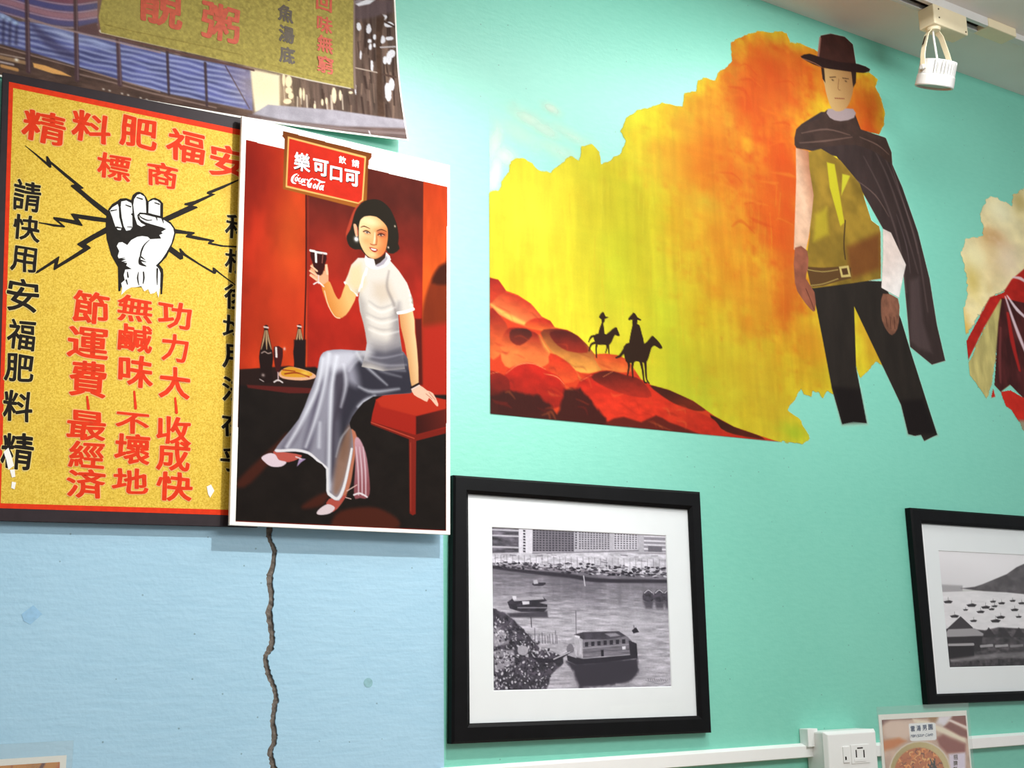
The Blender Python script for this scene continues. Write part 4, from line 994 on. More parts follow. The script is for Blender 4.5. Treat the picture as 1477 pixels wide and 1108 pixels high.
for px, py, rx, ry, col, a in ((760, 300, 50, 60, (244, 232, 60), .7), (800, 260, 90, 40, (244, 234, 58), .6), (735, 400, 40, 60, (236, 200, 40), .6), (900, 360, 50, 80, (202, 202, 36), .75), (960, 480, 50, 80, (204, 208, 40), .75), (870, 420, 40, 40, (206, 206, 40), .5), (1000, 560, 60, 60, (196, 204, 44), .8), (950, 185, 26, 22, (240, 226, 40), .7),
                               (925, 170, 30, 22, (240, 228, 52), .6), (1010, 420, 40, 80, (222, 184, 34), .7), (1050, 320, 60, 90, (218, 136, 28), .85), (990, 250, 70, 50, (222, 150, 34), .8), (1020, 200, 50, 50, (222, 120, 26), .85), (1080, 150, 70, 70, (216, 96, 22), .95), (1110, 90, 60, 50, (212, 96, 26), .95), (1130, 240, 60, 90, (212, 74, 20), .95), (1130, 350, 40, 90, (208, 80, 22), .9), (1040, 180, 30, 20, (226, 150, 40), .5), (1060, 250, 30, 30, (206, 70, 16), .6),
                               (1110, 440, 60, 60, (214, 128, 28), .8), (1090, 540, 60, 60, (206, 160, 32), .8), (1120, 600, 40, 40, (206, 168, 36), .7), (1170, 500, 40, 60, (214, 140, 30), .8), (1190, 540, 30, 20, (206, 190, 40), .6), (1145, 625, 26, 16, (176, 196, 40), .85), (1250, 200, 40, 60, (208, 84, 28), .9), (1262, 140, 20, 30, (206, 104, 34), .7), (1255, 480, 30, 60, (214, 156, 40), .8), (1060, 100, 14, 30, (206, 130, 40), .6), (1030, 340, 26, 20, (206, 110, 20), .5), (1075, 470, 20, 20, (210, 110, 24), .5), (1015, 290, 26, 14, (196, 178, 48), .5), (880, 300, 40, 24, (214, 204, 40), .5), (1200, 110, 60, 60, (210, 80, 24), .8)):
    sblob(px, py, rx, ry, col, a, int(px) % 7)
for px, py, rx, ry, col, a in ((985, 330, 40, 60, (222, 150, 30), .6), (1015, 235, 50, 40, (220, 118, 24), .8), (965, 225, 26, 24, (226, 160, 36), .7), (1060, 400, 50, 60, (220, 140, 30), .75), (1105, 300, 50, 70, (212, 84, 20), .85), (1135, 430, 24, 50, (210, 96, 24), .8), (1100, 130, 60, 60, (210, 84, 20), .8), (1040, 520, 40, 50, (208, 180, 36), .6), (880, 250, 40, 20, (214, 206, 36), .5), (930, 300, 40, 40, (206, 200, 34), .6), (840, 380, 26, 60, (220, 206, 40), .5), (920, 540, 40, 50, (212, 206, 40), .6), (985, 175, 26, 20, (222, 150, 36), .8), (1015, 150, 24, 18, (218, 130, 30), .8)):
    sblob(px, py, rx, ry, col, a, int(py) % 7)
for px, py, rx, ry, a in ((1255, 195, 22, 50, .85), (1240, 150, 24, 40, .7), (1140, 130, 44, 50, .75), (1150, 90, 40, 30, .7), (1140, 300, 22, 90, .6)):
    mc.blob((px, py), rx, ry, (206, 78, 22), a, noise=0.35, seed=3)
# vertical dry-brush pull marks and soft mottling inside the sky
g = (vst-0.5)[..., None]; bb = (bl-0.5)[..., None]
mc.rgb[:] = np.where(skm[..., None] > 0, np.clip(mc.rgb*(1+0.09*g+0.03*(hst-0.5)[..., None])+bb*np.array([10, 30, 14]), 0, 255), mc.rgb)
for k in range(150):
    x = rr.uniform(712, 1140); y = rr.uniform(250, 560)
    mc.stroke([(x, y), (x+rr.uniform(-3, 3), y+rr.uniform(14, 50))], (0.6, rr.uniform(1.5, 4), 0.6), ((246, 236, 70), (214, 206, 44), (226, 170, 36))[k % 3 if x < 1000 else 2], soft=2, a=0.3, opaque=False)
for k in range(26):
    x = rr.uniform(990, 1140); y = rr.uniform(90, 330)
    mc.stroke([(x, y), (x+rr.uniform(4, 26), y+rr.uniform(-10, 8)), (x+rr.uniform(20, 40), y+rr.uniform(0, 16))], (0.6, rr.uniform(2, 7), 0.6), ((226, 110, 26), (200, 62, 16), (226, 140, 40))[k % 3], soft=2.5, a=0.4, opaque=False)
# hills
HL = 2
hill = M2([(20, 130), (60, 140), (95, 190), (150, 210), (210, 250), (260, 310), (300, 330), (320, 360), (380, 372), (430, 400), (470, 440), (505, 485), (560, 482), (610, 488), (660, 512), (690, 555), (720, 600), (770, 628), (850, 650), (960, 700), (1060, 770), (1150, 820), (1250, 855), (1355, 889), (1355, 950), (800, 900), (400, 860), (-40, 820), (-40, 130)])
hm = mc.poly(hill, (0, 0, 0), mask=True, soft=0.9)
skm = np.maximum(skm, hm)
mc.clip = hm
mc.put((slice(None), slice(None)), hm, (214, 62, 26), HL)
def dome(pts, top, low, p0, p1, soft=1.4):
    mc.poly(M2(pts), top, soft=soft, smooth=3, grad=(M2([p0])[0], M2([p1])[0], low), var=0.12, vcell=(10, 6), seed=41)
dome([(20, 210), (100, 200), (210, 250), (262, 318), (180, 350), (60, 300), (20, 260)], (190, 46, 22), (238, 136, 70), (150, 210), (120, 330))
dome([(0, 120), (60, 138), (95, 190), (60, 215), (0, 260)], (150, 26, 16), (206, 60, 30), (30, 130), (40, 220))
dome([(20, 280), (60, 300), (105, 370), (80, 470), (20, 500)], (150, 32, 18), (236, 110, 50), (30, 290), (60, 480))
mc.poly(M2([(20, 250), (120, 330), (260, 372), (320, 360), (200, 345)]), (240, 200, 90), soft=3, a=0.8, smooth=2)
dome([(180, 350), (230, 318), (300, 330), (320, 362), (240, 372)], (190, 40, 22), (226, 100, 40), (240, 320), (240, 370))
dome([(95, 375), (150, 362), (230, 385), (280, 440), (300, 520), (200, 560), (90, 540), (70, 450)], (150, 32, 18), (238, 120, 56), (160, 375), (160, 480))
dome([(120, 372), (190, 368), (215, 400), (160, 445), (115, 420)], (74, 26, 18), (120, 36, 22), (160, 370), (160, 440))
dome([(255, 385), (330, 368), (400, 385), (470, 440), (520, 510), (540, 560), (440, 570), (330, 500)], (96, 26, 16), (250, 170, 70), (400, 385), (390, 545))
dome([(300, 380), (400, 385), (460, 440), (470, 478), (380, 470), (320, 430)], (84, 22, 14), (150, 40, 22), (390, 385), (400, 470))
mc.poly(M2([(250, 400), (300, 470), (420, 570), (440, 600), (330, 520), (270, 450)]), (246, 196, 84), soft=4, a=0.75)
dome([(300, 480), (390, 530), (430, 600), (340, 620), (300, 560)], (204, 50, 22), (228, 84, 36), (350, 500), (350, 610))
dome([(505, 485), (600, 488), (660, 512), (690, 560), (600, 570), (540, 560)], (206, 66, 26), (236, 120, 50), (600, 490), (600, 560))
dome([(90, 580), (150, 535), (215, 525), (280, 560), (340, 590), (370, 640), (360, 720), (200, 760), (60, 760)], (206, 34, 18), (150, 30, 16), (210, 530), (200, 700))
dome([(430, 620), (480, 580), (560, 560), (650, 580), (720, 605), (850, 690), (960, 800), (900, 850), (500, 800), (420, 700)], (190, 34, 18), (222, 52, 26), (560, 565), (600, 720))
dome([(490, 590), (560, 562), (650, 582), (720, 605), (770, 680), (680, 680), (560, 640)], (84, 24, 14), (176, 42, 24), (600, 565), (620, 670))
dome([(760, 630), (850, 650), (960, 700), (1020, 745), (940, 742), (850, 700)], (72, 26, 14), (110, 36, 16), (850, 650), (900, 740))
dome([(1040, 765), (1150, 820), (1260, 858), (1290, 885), (1180, 866), (1090, 830)], (64, 24, 14), (90, 30, 14), (1100, 790), (1200, 860))
dome([(850, 720), (960, 745), (1060, 790), (1120, 850), (1330, 889), (900, 850)], (220, 56, 28), (200, 44, 24), (900, 740), (1000, 860))
dome([(0, 570), (70, 575), (110, 610), (100, 680), (0, 700)], (150, 28, 16), (90, 24, 14), (60, 570), (50, 690))
mc.poly(M2([(0, 680), (120, 660), (250, 680), (300, 720), (330, 760), (370, 650), (440, 640), (500, 720), (560, 780), (570, 840), (0, 800)]), (58, 20, 14), soft=3, a=0.95, rough=4, rcell=(9, 14))
mc.poly(M2([(560, 800), (640, 775), (720, 800), (790, 768), (850, 800), (930, 830), (1000, 880), (560, 860)]), (88, 26, 16), soft=2, a=0.9, smooth=2)
for pts in ([(95, 575), (150, 535), (215, 528), (280, 556)], [(270, 575), (330, 590), (365, 625)], [(440, 610), (490, 582)], [(545, 590), (590, 565)], [(20, 575), (60, 568)]):
    mc.stroke(M2(pts), (0.5, 1.6, 0.5), (246, 150, 90), soft=0.8, a=0.8)
mc.clip = None
mc.clip = hm
for k in range(110):
    x = rr.uniform(30, 1000); y = rr.uniform(200, 830)
    mc.stroke(M2([(x, y), (x+rr.uniform(10, 40), y+rr.uniform(-6, 18)), (x+rr.uniform(30, 70), y+rr.uniform(4, 40))]), (0.5, rr.uniform(1.5, 4), 0.5), ((120, 24, 14), (226, 74, 30), (240, 130, 60), (160, 30, 16))[k % 4], soft=2, a=0.3)
mc.clip = None
# riders in silhouette
blk = (48, 26, 10)
def rider(parts_, idn):
    for kind, pts, w in parts_:
        if kind == 'p': mc.poly(M2(pts), blk, soft=0.6, smooth=2, id=idn)
        else: mc.stroke(M2(pts), w, blk, soft=0.6, id=idn)
rider([('p', [(538, 292), (548, 292), (556, 310), (570, 314), (545, 324), (525, 314)], 0), ('p', [(536, 318), (552, 318), (552, 334), (546, 342), (548, 360), (552, 396), (540, 404), (522, 396), (530, 360), (538, 338)], 0),
       ('p', [(500, 400), (530, 388), (560, 392), (588, 368), (606, 360), (612, 372), (622, 398), (612, 402), (600, 396), (590, 415), (576, 440), (540, 442), (512, 436)], 0),
       ('s', [(512, 400), (490, 405), (478, 428)], (3, 3, 1.4)), ('s', [(516, 430), (490, 440), (480, 470)], (4, 3, 1.6)), ('s', [(518, 432), (512, 460), (514, 500)], (3.5, 2.4, 1.6)), ('s', [(562, 436), (562, 460), (556, 478)], (3, 2, 1.4)), ('s', [(568, 436), (570, 460), (572, 482)], (3, 2, 1.4))], 3)
rider([('p', [(678, 300), (684, 292), (694, 298), (704, 314), (720, 324), (716, 330), (690, 324), (664, 328), (662, 318)], 0), ('p', [(680, 326), (704, 326), (702, 344), (714, 352), (724, 390), (734, 430), (730, 480), (690, 500), (664, 460), (672, 390), (680, 352)], 0),
       ('p', [(640, 450), (670, 430), (730, 440), (760, 412), (772, 400), (784, 408), (806, 432), (820, 456), (806, 460), (784, 446), (768, 458), (756, 500), (740, 526), (700, 518), (660, 528), (644, 500)], 0),
       ('s', [(650, 455), (626, 490), (604, 502)], (5, 4, 2)), ('s', [(662, 515), (664, 545), (658, 582)], (5, 3, 2)), ('s', [(684, 512), (680, 545), (682, 592)], (5, 3, 2)), ('s', [(718, 515), (728, 560), (735, 612), (748, 616)], (5, 3, 2.4, 2)), ('s', [(740, 512), (742, 560), (746, 600), (758, 620)], (5, 3, 2.4, 2))], 4)
# standing cowboy: a plain western figure in hat, cape, waistcoat and dark trousers
CB = 5
mc.poly(C([(300, 470), (470, 470), (505, 560), (630, 602), (668, 740), (720, 860), (800, 1090), (860, 1330)]) + D([(870, 480), (912, 660), (845, 680), (735, 590), (720, 420), (700, 200), (600, 0)]) + C([(500, 860), (380, 700), (200, 660), (165, 640), (172, 560), (200, 532)]), (60, 46, 44), soft=0.9, id=CB, var=0.14, vcell=(10, 40), seed=51)
for pts in ([(560, 640), (640, 800), (730, 1060), (800, 1300)], [(520, 700), (620, 900), (700, 1140), (740, 1400)], [(600, 640), (690, 850), (790, 1140), (850, 1500)]):
    mc.stroke(C(pts), (1, 3, 4, 2), (112, 92, 90), soft=2.5, a=0.55)
mc.poly(D([(245, 295), (380, 255), (595, 262), (640, 340), (690, 450), (735, 600), (872, 1030), (850, 1040), (806, 1062), (790, 1030), (760, 1036), (726, 1026), (690, 880), (600, 690), (456, 388), (466, 690), (520, 972), (450, 966), (396, 978), (345, 800), (300, 560), (268, 400)]), (44, 37, 32), soft=0.8, id=CB, var=0.12, vcell=(10, 40), seed=53)
mc.poly(D([(350, 790), (485, 800), (520, 972), (396, 978)]), (22, 14, 14), soft=6, a=0.8); mc.poly(D([(690, 860), (800, 850), (872, 1030), (726, 1026)]), (24, 16, 16), soft=6, a=0.8)
mc.poly(C([(225, 680), (300, 660), (400, 720), (500, 840), (560, 1030), (600, 1060)]) + D([(588, 20), (590, 250), (450, 272), (250, 298), (215, 160), (235, 30)]), (146, 116, 40), soft=0.8, id=CB, var=0.25, vcell=(22, 26), seed=55)
mc.poly(D([(420, 90), (585, 20), (588, 200), (450, 250), (430, 200)]), (116, 62, 30), soft=8, a=0.8); mc.poly(C([(330, 730), (370, 740), (420, 1040), (400, 1060), (345, 860)]), (206, 196, 40), soft=1.5, a=0.9); mc.poly(C([(410, 790), (450, 800), (405, 900)]), (206, 200, 50), soft=1.5, a=0.9)
mc.poly(C([(270, 1000), (330, 960), (340, 1100), (260, 1140)]), (196, 176, 44), soft=6, a=0.7)
mc.stroke(C([(425, 1030), (418, 1150), (425, 1230)]), 2.2, (66, 46, 26), soft=0.8)
mc.poly(D([(218, 190), (300, 195), (375, 190), (440, 195), (440, 248), (380, 262), (300, 285), (240, 292)]), (96, 66, 34), soft=1, id=CB); mc.stroke(D([(225, 205), (300, 215), (375, 205)]), 1.4, (176, 150, 84)); mc.stroke(D([(240, 284), (300, 276), (376, 250)]), 1.4, (176, 150, 84))
mc.poly(D([(380, 190), (428, 184), (440, 240), (392, 244)]), (206, 182, 110), soft=0.8); mc.poly(D([(392, 200), (420, 196), (428, 228), (400, 232)]), (84, 56, 30), soft=0.8)
mc.poly(C([(170, 655), (236, 672), (240, 760), (262, 900), (252, 1000), (236, 1120), (222, 1180), (160, 1180), (166, 1000), (172, 820)]), (230, 186, 154), soft=0.9, id=CB, var=0.1, grad=((1150, 250), (1172, 250), (176, 116, 84)))
mc.poly(D([(160, 95), (222, 110), (225, 200), (215, 250), (258, 318), (262, 410), (236, 400), (190, 340), (160, 270)]), (152, 88, 66), soft=0.9, id=CB, smooth=2, var=0.15); mc.stroke(D([(215, 300), (240, 360), (255, 402)]), 1.4, (96, 48, 36))
mc.poly(D([(600, 0), (640, 20), (715, 180), (695, 270), (680, 345), (592, 295), (600, 150)]), (236, 216, 206), soft=0.9, id=CB, smooth=0, var=0.08, grad=((1275, 380), (1300, 420), (250, 244, 240)))
mc.poly(D([(600, 325), (675, 348), (682, 430), (672, 500), (645, 532), (620, 510), (596, 460), (590, 400)]), (134, 88, 68), soft=0.9, id=CB, smooth=2, var=0.2, vcell=(6, 8)); mc.stroke(D([(635, 440), (640, 500)]), 1.2, (80, 44, 34)); mc.stroke(D([(655, 440), (660, 500)]), 1.2, (80, 44, 34)); mc.stroke(D([(614, 440), (622, 490)]), 1.2, (80, 44, 34))
for pts, c in (([(660, 730), (700, 860), (770, 1080), (800, 1200)], (120, 98, 96)), ([(480, 820), (580, 900), (650, 1010)], (130, 104, 96)), ([(690, 1000), (740, 1160), (760, 1300)], (104, 86, 88))): mc.stroke(C(pts), (0.8, 2.6, 0.8), c, soft=1.6, a=0.7)
mc.poly(D([(735, 260), (780, 240), (800, 460), (845, 620), (780, 600), (735, 560)]), (96, 78, 78), soft=6, a=0.6)
# cape collar across both shoulders
mc.poly(C([(300, 500), (330, 460), (470, 470), (505, 565), (635, 605), (668, 740), (600, 690), (480, 640), (330, 650), (200, 662), (164, 640), (170, 570), (205, 535)]), (66, 48, 42), soft=0.9, id=CB, smooth=2, var=0.15)
for pts in ([(200, 580), (330, 560), (450, 590)], [(190, 630), (320, 620), (460, 600)], [(500, 600), (590, 640), (650, 690)]): mc.stroke(C(pts), (1, 2.4, 1), (150, 116, 104), soft=1.4, a=0.6)
mc.poly(C([(335, 455), (465, 455), (470, 500), (400, 518), (345, 500)]), (170, 150, 150), soft=1, id=CB, smooth=2)
mc.poly(C([(312, 245), (462, 262), (468, 340), (452, 410), (430, 450), (395, 468), (358, 456), (334, 400), (318, 330)]), (206, 168, 110), soft=0.9, id=CB, smooth=2, grad=((1190, 130), (1232, 130), (176, 128, 78)))
mc.blob(C([(360, 306)])[0], 2.2, 1.4, (60, 40, 28), 0.9); mc.blob(C([(428, 312)])[0], 2.2, 1.4, (60, 40, 28), 0.9)
mc.stroke(C([(345, 292), (375, 290)]), 1.6, (84, 54, 36)); mc.stroke(C([(412, 296), (442, 300)]), 1.6, (84, 54, 36)); mc.stroke(C([(392, 300), (388, 350), (400, 358)]), 1.3, (146, 100, 62)); mc.stroke(C([(372, 400), (420, 402)]), 1.6, (140, 72, 52))
mc.poly(C([(300, 240), (316, 245), (322, 320), (308, 300)]), (52, 34, 28), soft=0.8, id=CB); mc.poly(C([(455, 258), (482, 262), (480, 320), (466, 345)]), (52, 34, 28), soft=0.8, id=CB)
mc.poly(C([(280, 195), (298, 76), (350, 66), (422, 82), (465, 122), (482, 232), (380, 225)]), (70, 38, 32), soft=0.9, id=CB, var=0.12); mc.stroke(C([(296, 90), (286, 180)]), 4, (176, 120, 106), soft=1, a=0.8); mc.stroke(C([(290, 192), (380, 215), (480, 228)]), 3, (40, 22, 20), soft=1)
mc.poly(C([(194, 184), (240, 170), (300, 190), (400, 214), (490, 222), (555, 250), (520, 270), (400, 256), (300, 240), (230, 210)]), (46, 26, 24), soft=0.9, id=CB, smooth=2)
mc.stroke(C([(205, 196), (260, 216), (300, 238)]), 1.6, (190, 130, 100), a=0.7)
bq = mc.M([(706, 597), (1122, 637)]); be = bq[1]-bq[0]
below = bq[0][1]+(mc.xx-bq[0][0])*be[1]/be[0]-mc.yy
cutb = np.where((mc.id == 1) | (mc.id == HL) | (mc.id == 0), np.where(mc.xx < bq[1][0], np.clip(below+0.5, 0, 1), 1.0), 1.0)
mc.a *= (np.clip((mc.xx-lx)+0.5, 0, 1)*cutb).astype(np.float32)
mo = mc.parts({0: 'painted_cloud', 1: 'painted_sky', HL: 'painted_hills', 3: 'painted_rider', 4: 'painted_rider', CB: 'painted_cowboy'}, M['brushed'], mural, 0.0006, None, True, density=np.where(mc.id == 0, 1.0, 0.77))
mo[CB]['label'] = 'standing cowboy in hat, dark cape and black trousers'

# ---- second mural, cut by the right edge of the picture
J = crop(1340, 260, 2.9124)
Q_ = uvbox(mp_, [(1375, 300), (1570, 300), (1450, 250), (1460, 660), (1570, 640)])
r0, r1, b0, b1 = Q_[:, 0].min(), Q_[:, 0].max(), Q_[:, 1].min(), Q_[:, 1].max()
mural2 = empty('wall_mural', (mp_.pixel(1470, 600)[0], 0, b0))
tag(mural2, 'mural fragment of red robe and cream smoke painted beyond the cowboy', 'mural')
m2 = Canvas(mp_, [(r0, b1), (r1, b1), (r1, b0), (r0, b0)], 220, 420, (230, 214, 160), 0.0)
m2.setk((1440, 350), (1440, 500))
m2.poly(J([(640, 120), (560, 30), (470, 10), (399, 30), (350, 62), (345, 105), (300, 80), (258, 60), (235, 90), (210, 140), (228, 200), (222, 232), (150, 242), (130, 310), (155, 400), (160, 480), (140, 540), (130, 650), (150, 662), (250, 500), (399, 420), (640, 400)]), (236, 220, 170), soft=1.2, rough=2.6, rcell=(5, 5), var=0.14, vcell=(20, 20), seed=3, id=1)
m2.clip = (m2.id == 1).astype(np.float32)
for x, y, rx, ry, col, a in ((270, 240, 18, 12, (176, 120, 66), .75), (250, 300, 20, 40, (206, 160, 100), .5), (180, 420, 14, 30, (206, 180, 90), .7), (150, 630, 10, 20, (216, 170, 70), .8), (300, 130, 20, 20, (250, 244, 206), .7), (200, 320, 20, 20, (246, 238, 190), .7), (380, 90, 14, 20, (190, 168, 100), .7), (330, 330, 20, 30, (240, 214, 190), .6)):
    m2.blob(J([(x, y)])[0], rx, ry, col, a, noise=0.8, seed=4)
m2.clip = None
m2.poly(J([(300, 485), (240, 600), (150, 800), (180, 830), (215, 880), (240, 925), (262, 860), (300, 600), (320, 500)]), (190, 176, 110), soft=1, rough=1.5, var=0.18, vcell=(6, 30), seed=5, id=2)
m2.poly(J([(640, 380), (470, 350), (399, 372), (345, 418), (312, 470), (255, 492), (190, 610), (122, 735), (128, 760), (150, 745), (160, 765), (230, 620), (300, 500), (420, 560), (640, 560)]), (178, 34, 26), soft=0.9, id=2, var=0.14, vcell=(10, 10), seed=6)
m2.poly(J([(305, 495), (290, 600), (272, 860), (300, 890), (340, 860), (399, 920), (640, 960), (640, 520), (420, 520)]), (74, 30, 30), soft=1.2, id=2, var=0.4, vcell=(8, 30), seed=7)
m2.poly(J([(268, 870), (278, 910), (258, 915)]), (190, 36, 28), soft=1, id=2)
m2.poly(J([(300, 890), (320, 950), (345, 965), (375, 1012), (450, 1030), (640, 1040), (640, 920), (399, 915), (340, 880)]), (196, 40, 28), soft=1, rough=1, id=2, var=0.1)
for pts, w, c in (([(320, 490), (350, 580), (380, 660), (420, 760)], (2, 4, 5, 3), (232, 206, 214)), ([(328, 486), (370, 545), (420, 590)], (2, 5, 3), (236, 214, 222)), ([(352, 408), (385, 414), (420, 440)], (2, 5, 3), (232, 206, 210)), ([(330, 560), (350, 680), (380, 800)], (4, 6, 3), (176, 34, 30)), ([(300, 620), (296, 760), (300, 850)], (3, 4, 2), (112, 50, 50))):
    m2.stroke(J(pts), w, c, soft=1.2, a=0.9)
m2.poly(J([(375, 1005), (420, 1010), (420, 1060), (390, 1050)]), (150, 130, 110), soft=2, a=0.8, id=2)
m2.parts({1: 'painted_smoke', 2: 'painted_robe'}, M['brushed'], mural2, 0.0006, None, True, density=0.95)

# ================================================================== framed photographs
def picture_frame(outer, inner, label):
    """four mitred mouldings, mat, glass and backing; outer/inner are (x, z) corners TL TR BR BL"""
    zlow = min(p[1] for p in outer)
    fr = empty('picture_frame', ((outer[0][0]+outer[1][0])/2, -0.001, zlow))
    tag(fr, label, 'picture frame', 'black framed harbour photographs')
    fy, by = -0.017, -0.001
    for i in range(4):
        j = (i+1) % 4
        o1, o2, i1, i2 = outer[i], outer[j], inner[i], inner[j]
        bm = bmesh.new()
        c = [(o1, by), (o1, fy+0.002), ('m1', fy), (i1, fy+0.003), (i1, by)]
        def ring(o, n):
            o = np.array(o); n = np.array(n)
            e = o+(n-o)*0.12; e2 = o+(n-o)*0.80
            return [(o[0], by, o[1]), (o[0], fy+0.003, o[1]), (e[0], fy, e[1]), (e2[0], fy, e2[1]), (n[0], fy+0.004, n[1]), (n[0], by, n[1])]
        r1 = [bm.verts.new(v) for v in ring(o1, i1)]; r2 = [bm.verts.new(v) for v in ring(o2, i2)]
        for k in range(6):
            bm.faces.new((r1[k], r1[(k+1) % 6], r2[(k+1) % 6], r2[k]))
        bm.faces.new(r1); bm.faces.new(r2[::-1])
        link('frame_moulding', bm_mesh('frame_moulding', bm), M['black_wood'], fr)
    return fr
def grow(q, d):
    c = np.mean(q, axis=0)
    return [np.array(p)+np.sign(np.array(p)-c)*d for p in q]
def mat_window(fr, inner, window, y):
    o = grow(inner, 0.004)
    vs = [(p[0], y, p[1]) for p in o]+[(p[0], y, p[1]) for p in window]+[(p[0], y+0.0016, p[1]) for p in grow(window, -0.0012)]
    fs = [(i, (i+1) % 4, (i+1) % 4+4, i+4) for i in range(4)]+[(i+4, (i+1) % 4+4, (i+1) % 4+8, i+8) for i in range(4)]
    link('mat_board', mesh_pydata('mat_board', vs, fs), M['mat_board'], fr)
    g = grow(inner, 0.002)
    link('glass_pane', mesh_pydata('glass_pane', [(p[0], y-0.003, p[1]) for p in g]+[(p[0], y-0.0015, p[1]) for p in g], [(0, 1, 2, 3), (4, 5, 6, 7), (0, 1, 5, 4), (1, 2, 6, 5), (2, 3, 7, 6), (3, 0, 4, 7)]), M['glass'], fr)
    board('backing_board', [(p[0], p[1]) for p in o], Plane((0, y+0.0035, 0), (1, 0, 0), (0, 0, 1)), 0.003, M['backing'], fr)
E5 = crop(700, 750, 4.2607)
pf, pin, pw, pph = wallp(0.017), wallp(0.013), wallp(0.0085), wallp(0.0069)
pb = wallp(0.001)
def mixed(corners, left, right):
    """the left edge seen is nearest one plane, the right edge another"""
    q = quad(right, corners)
    for i in (0, 3):
        q[i] = np.array([left.pixel(*corners[i])[0], q[i][1]])
    return q
f1 = picture_frame(mixed([(648, 684.5), (1011, 709.5), (1027.5, 1057), (645, 1074)], pb, pf), mixed([(677, 713), (991.5, 735.5), (1005, 1032.5), (679.5, 1043.5)], pf, pw),
                   'black frame with a grey photo of boats on a river, just beside the soda poster')
in1 = quad(pw, [(677, 712), (992, 735), (1006, 1033), (679, 1045)])
win1 = quad(pw, [(709.5, 760), (961, 772.3), (969.3, 991), (712, 997)])
mat_window(f1, in1, win1, -0.0085)
a1 = Canvas(pph, grow(quad(pph, [(709.5, 760), (961, 772.3), (969.3, 991), (712, 997)]), 0.001), 330, 260, (150, 140, 150))
a1.setk((800, 800), (800, 950))
G_ = lambda v, t=0: (v+4+t, v-3, v+7)
# water
a1.poly(E5([(0, 300), (1193, 340), (1193, 1108), (0, 1108)]), G_(118), var=0.30, vcell=(22, 3), seed=2, grad=(E5([(500, 360)])[0], E5([(500, 600)])[0], G_(182)))
a1.blob(E5([(700, 950)])[0], 70, 24, G_(136), 0.6); a1.blob(E5([(900, 650)])[0], 50, 30, G_(186), 0.5)
a1.poly(E5([(360, 300), (700, 340), (690, 520), (420, 440)]), G_(96), soft=20, a=0.5); a1.poly(E5([(790, 380), (1193, 380), (1193, 480), (800, 440)]), G_(132), soft=14, a=0.5)
for k in range(16):
    x = 60+k*70+rr.uniform(-20, 20); a1.stroke(E5([(x, 370), (x+2, rr.uniform(430, 540))]), rr.uniform(2, 6), G_((170, 90)[k % 2]), soft=3, a=0.25)
for k in range(150):
    x = rr.uniform(120, 1150); y = rr.uniform(430, 1040); a1.stroke(E5([(x, y), (x+rr.uniform(12, 40), y+rr.uniform(-2, 4))]), 0.8, G_((190, 110)[k % 2]), soft=0.8, a=0.35)
# shore bank
a1.poly(E5([(0, 190), (400, 190), (800, 200), (1193, 215), (1193, 345), (500, 300), (0, 260)]), G_(206), var=0.22, vcell=(16, 5), seed=4)
for k in range(60):
    x = rr.uniform(40, 1130); y = 205+rr.uniform(0, 90)*(0.6+x/2400); a1.stroke(E5([(x, y), (x+rr.uniform(5, 40), y+rr.uniform(-5, 8))]), rr.uniform(0.6, 2), G_(rr.choice([120, 150, 235, 80])), soft=0.8, a=0.6)
# far buildings
a1.poly(E5([(30, 30), (1140, 80), (1140, 205), (700, 200), (280, 205), (30, 210)]), G_(190), var=0.08, seed=5)
a1.poly(E5([(30, 30), (205, 50), (205, 200), (30, 205)]), G_(96), var=0.6, vcell=(14, 5), seed=6)
for y in (60, 95, 165): a1.stroke(E5([(40, y), (200, y+6)]), 2.4, G_(214), a=0.8)
a1.poly(E5([(205, 50), (292, 55), (290, 205), (205, 205)]), G_(222)); [a1.poly(E5([(232, 62+k*18), (246, 63+k*18), (246, 74+k*18), (232, 73+k*18)]), G_(60), soft=0.4) for k in range(8)]
def facade(x0, y0, x1, y1, y2, nx, ny, base, hole):
    a1.poly(E5([(x0, y0), (x1, y1), (x1, y2), (x0, y2)]), G_(base), soft=0.6)
    for i in range(nx):
        for j in range(ny):
            u = x0+(x1-x0)*(i+0.2)/nx; u2 = x0+(x1-x0)*(i+0.78)/nx; ty = y0+(y1-y0)*(i+0.5)/nx
            v = ty+(y2-ty)*(j+0.25)/ny; v2 = ty+(y2-ty)*(j+0.8)/ny
            a1.poly(E5([(u, v), (u2, v), (u2, v2), (u, v2)]), G_(hole), soft=0.35)
facade(290, 55, 545, 66, 195, 13, 9, 122, 58); facade(572, 70, 765, 80, 182, 11, 8, 190, 74); facade(790, 80, 935, 88, 180, 8, 7, 216, 84)
[a1.poly(E5([(552, 72+k*16), (562, 72+k*16), (562, 82+k*16), (552, 82+k*16)]), G_(70), soft=0.4) for k in range(7)]
a1.poly(E5([(975, 92), (1140, 98), (1140, 200), (975, 195)]), G_(150));
for y in (100, 128, 152, 178): a1.stroke(E5([(978, y), (1115, y+5)]), 2.6, G_(232), a=0.9)
a1.poly(E5([(1000, 160), (1085, 165), (1085, 198), (1000, 195)]), G_(110), soft=0.6)
a1.stroke(E5([(290, 205), (545, 200), (940, 190)]), 1.6, G_(80), a=0.6)
for k in range(30):
    x = 60+k*36; a1.stroke(E5([(x, 215+k), (x+1, 290+k*1.4)]), 0.7, G_(70), soft=0.5, a=0.6)
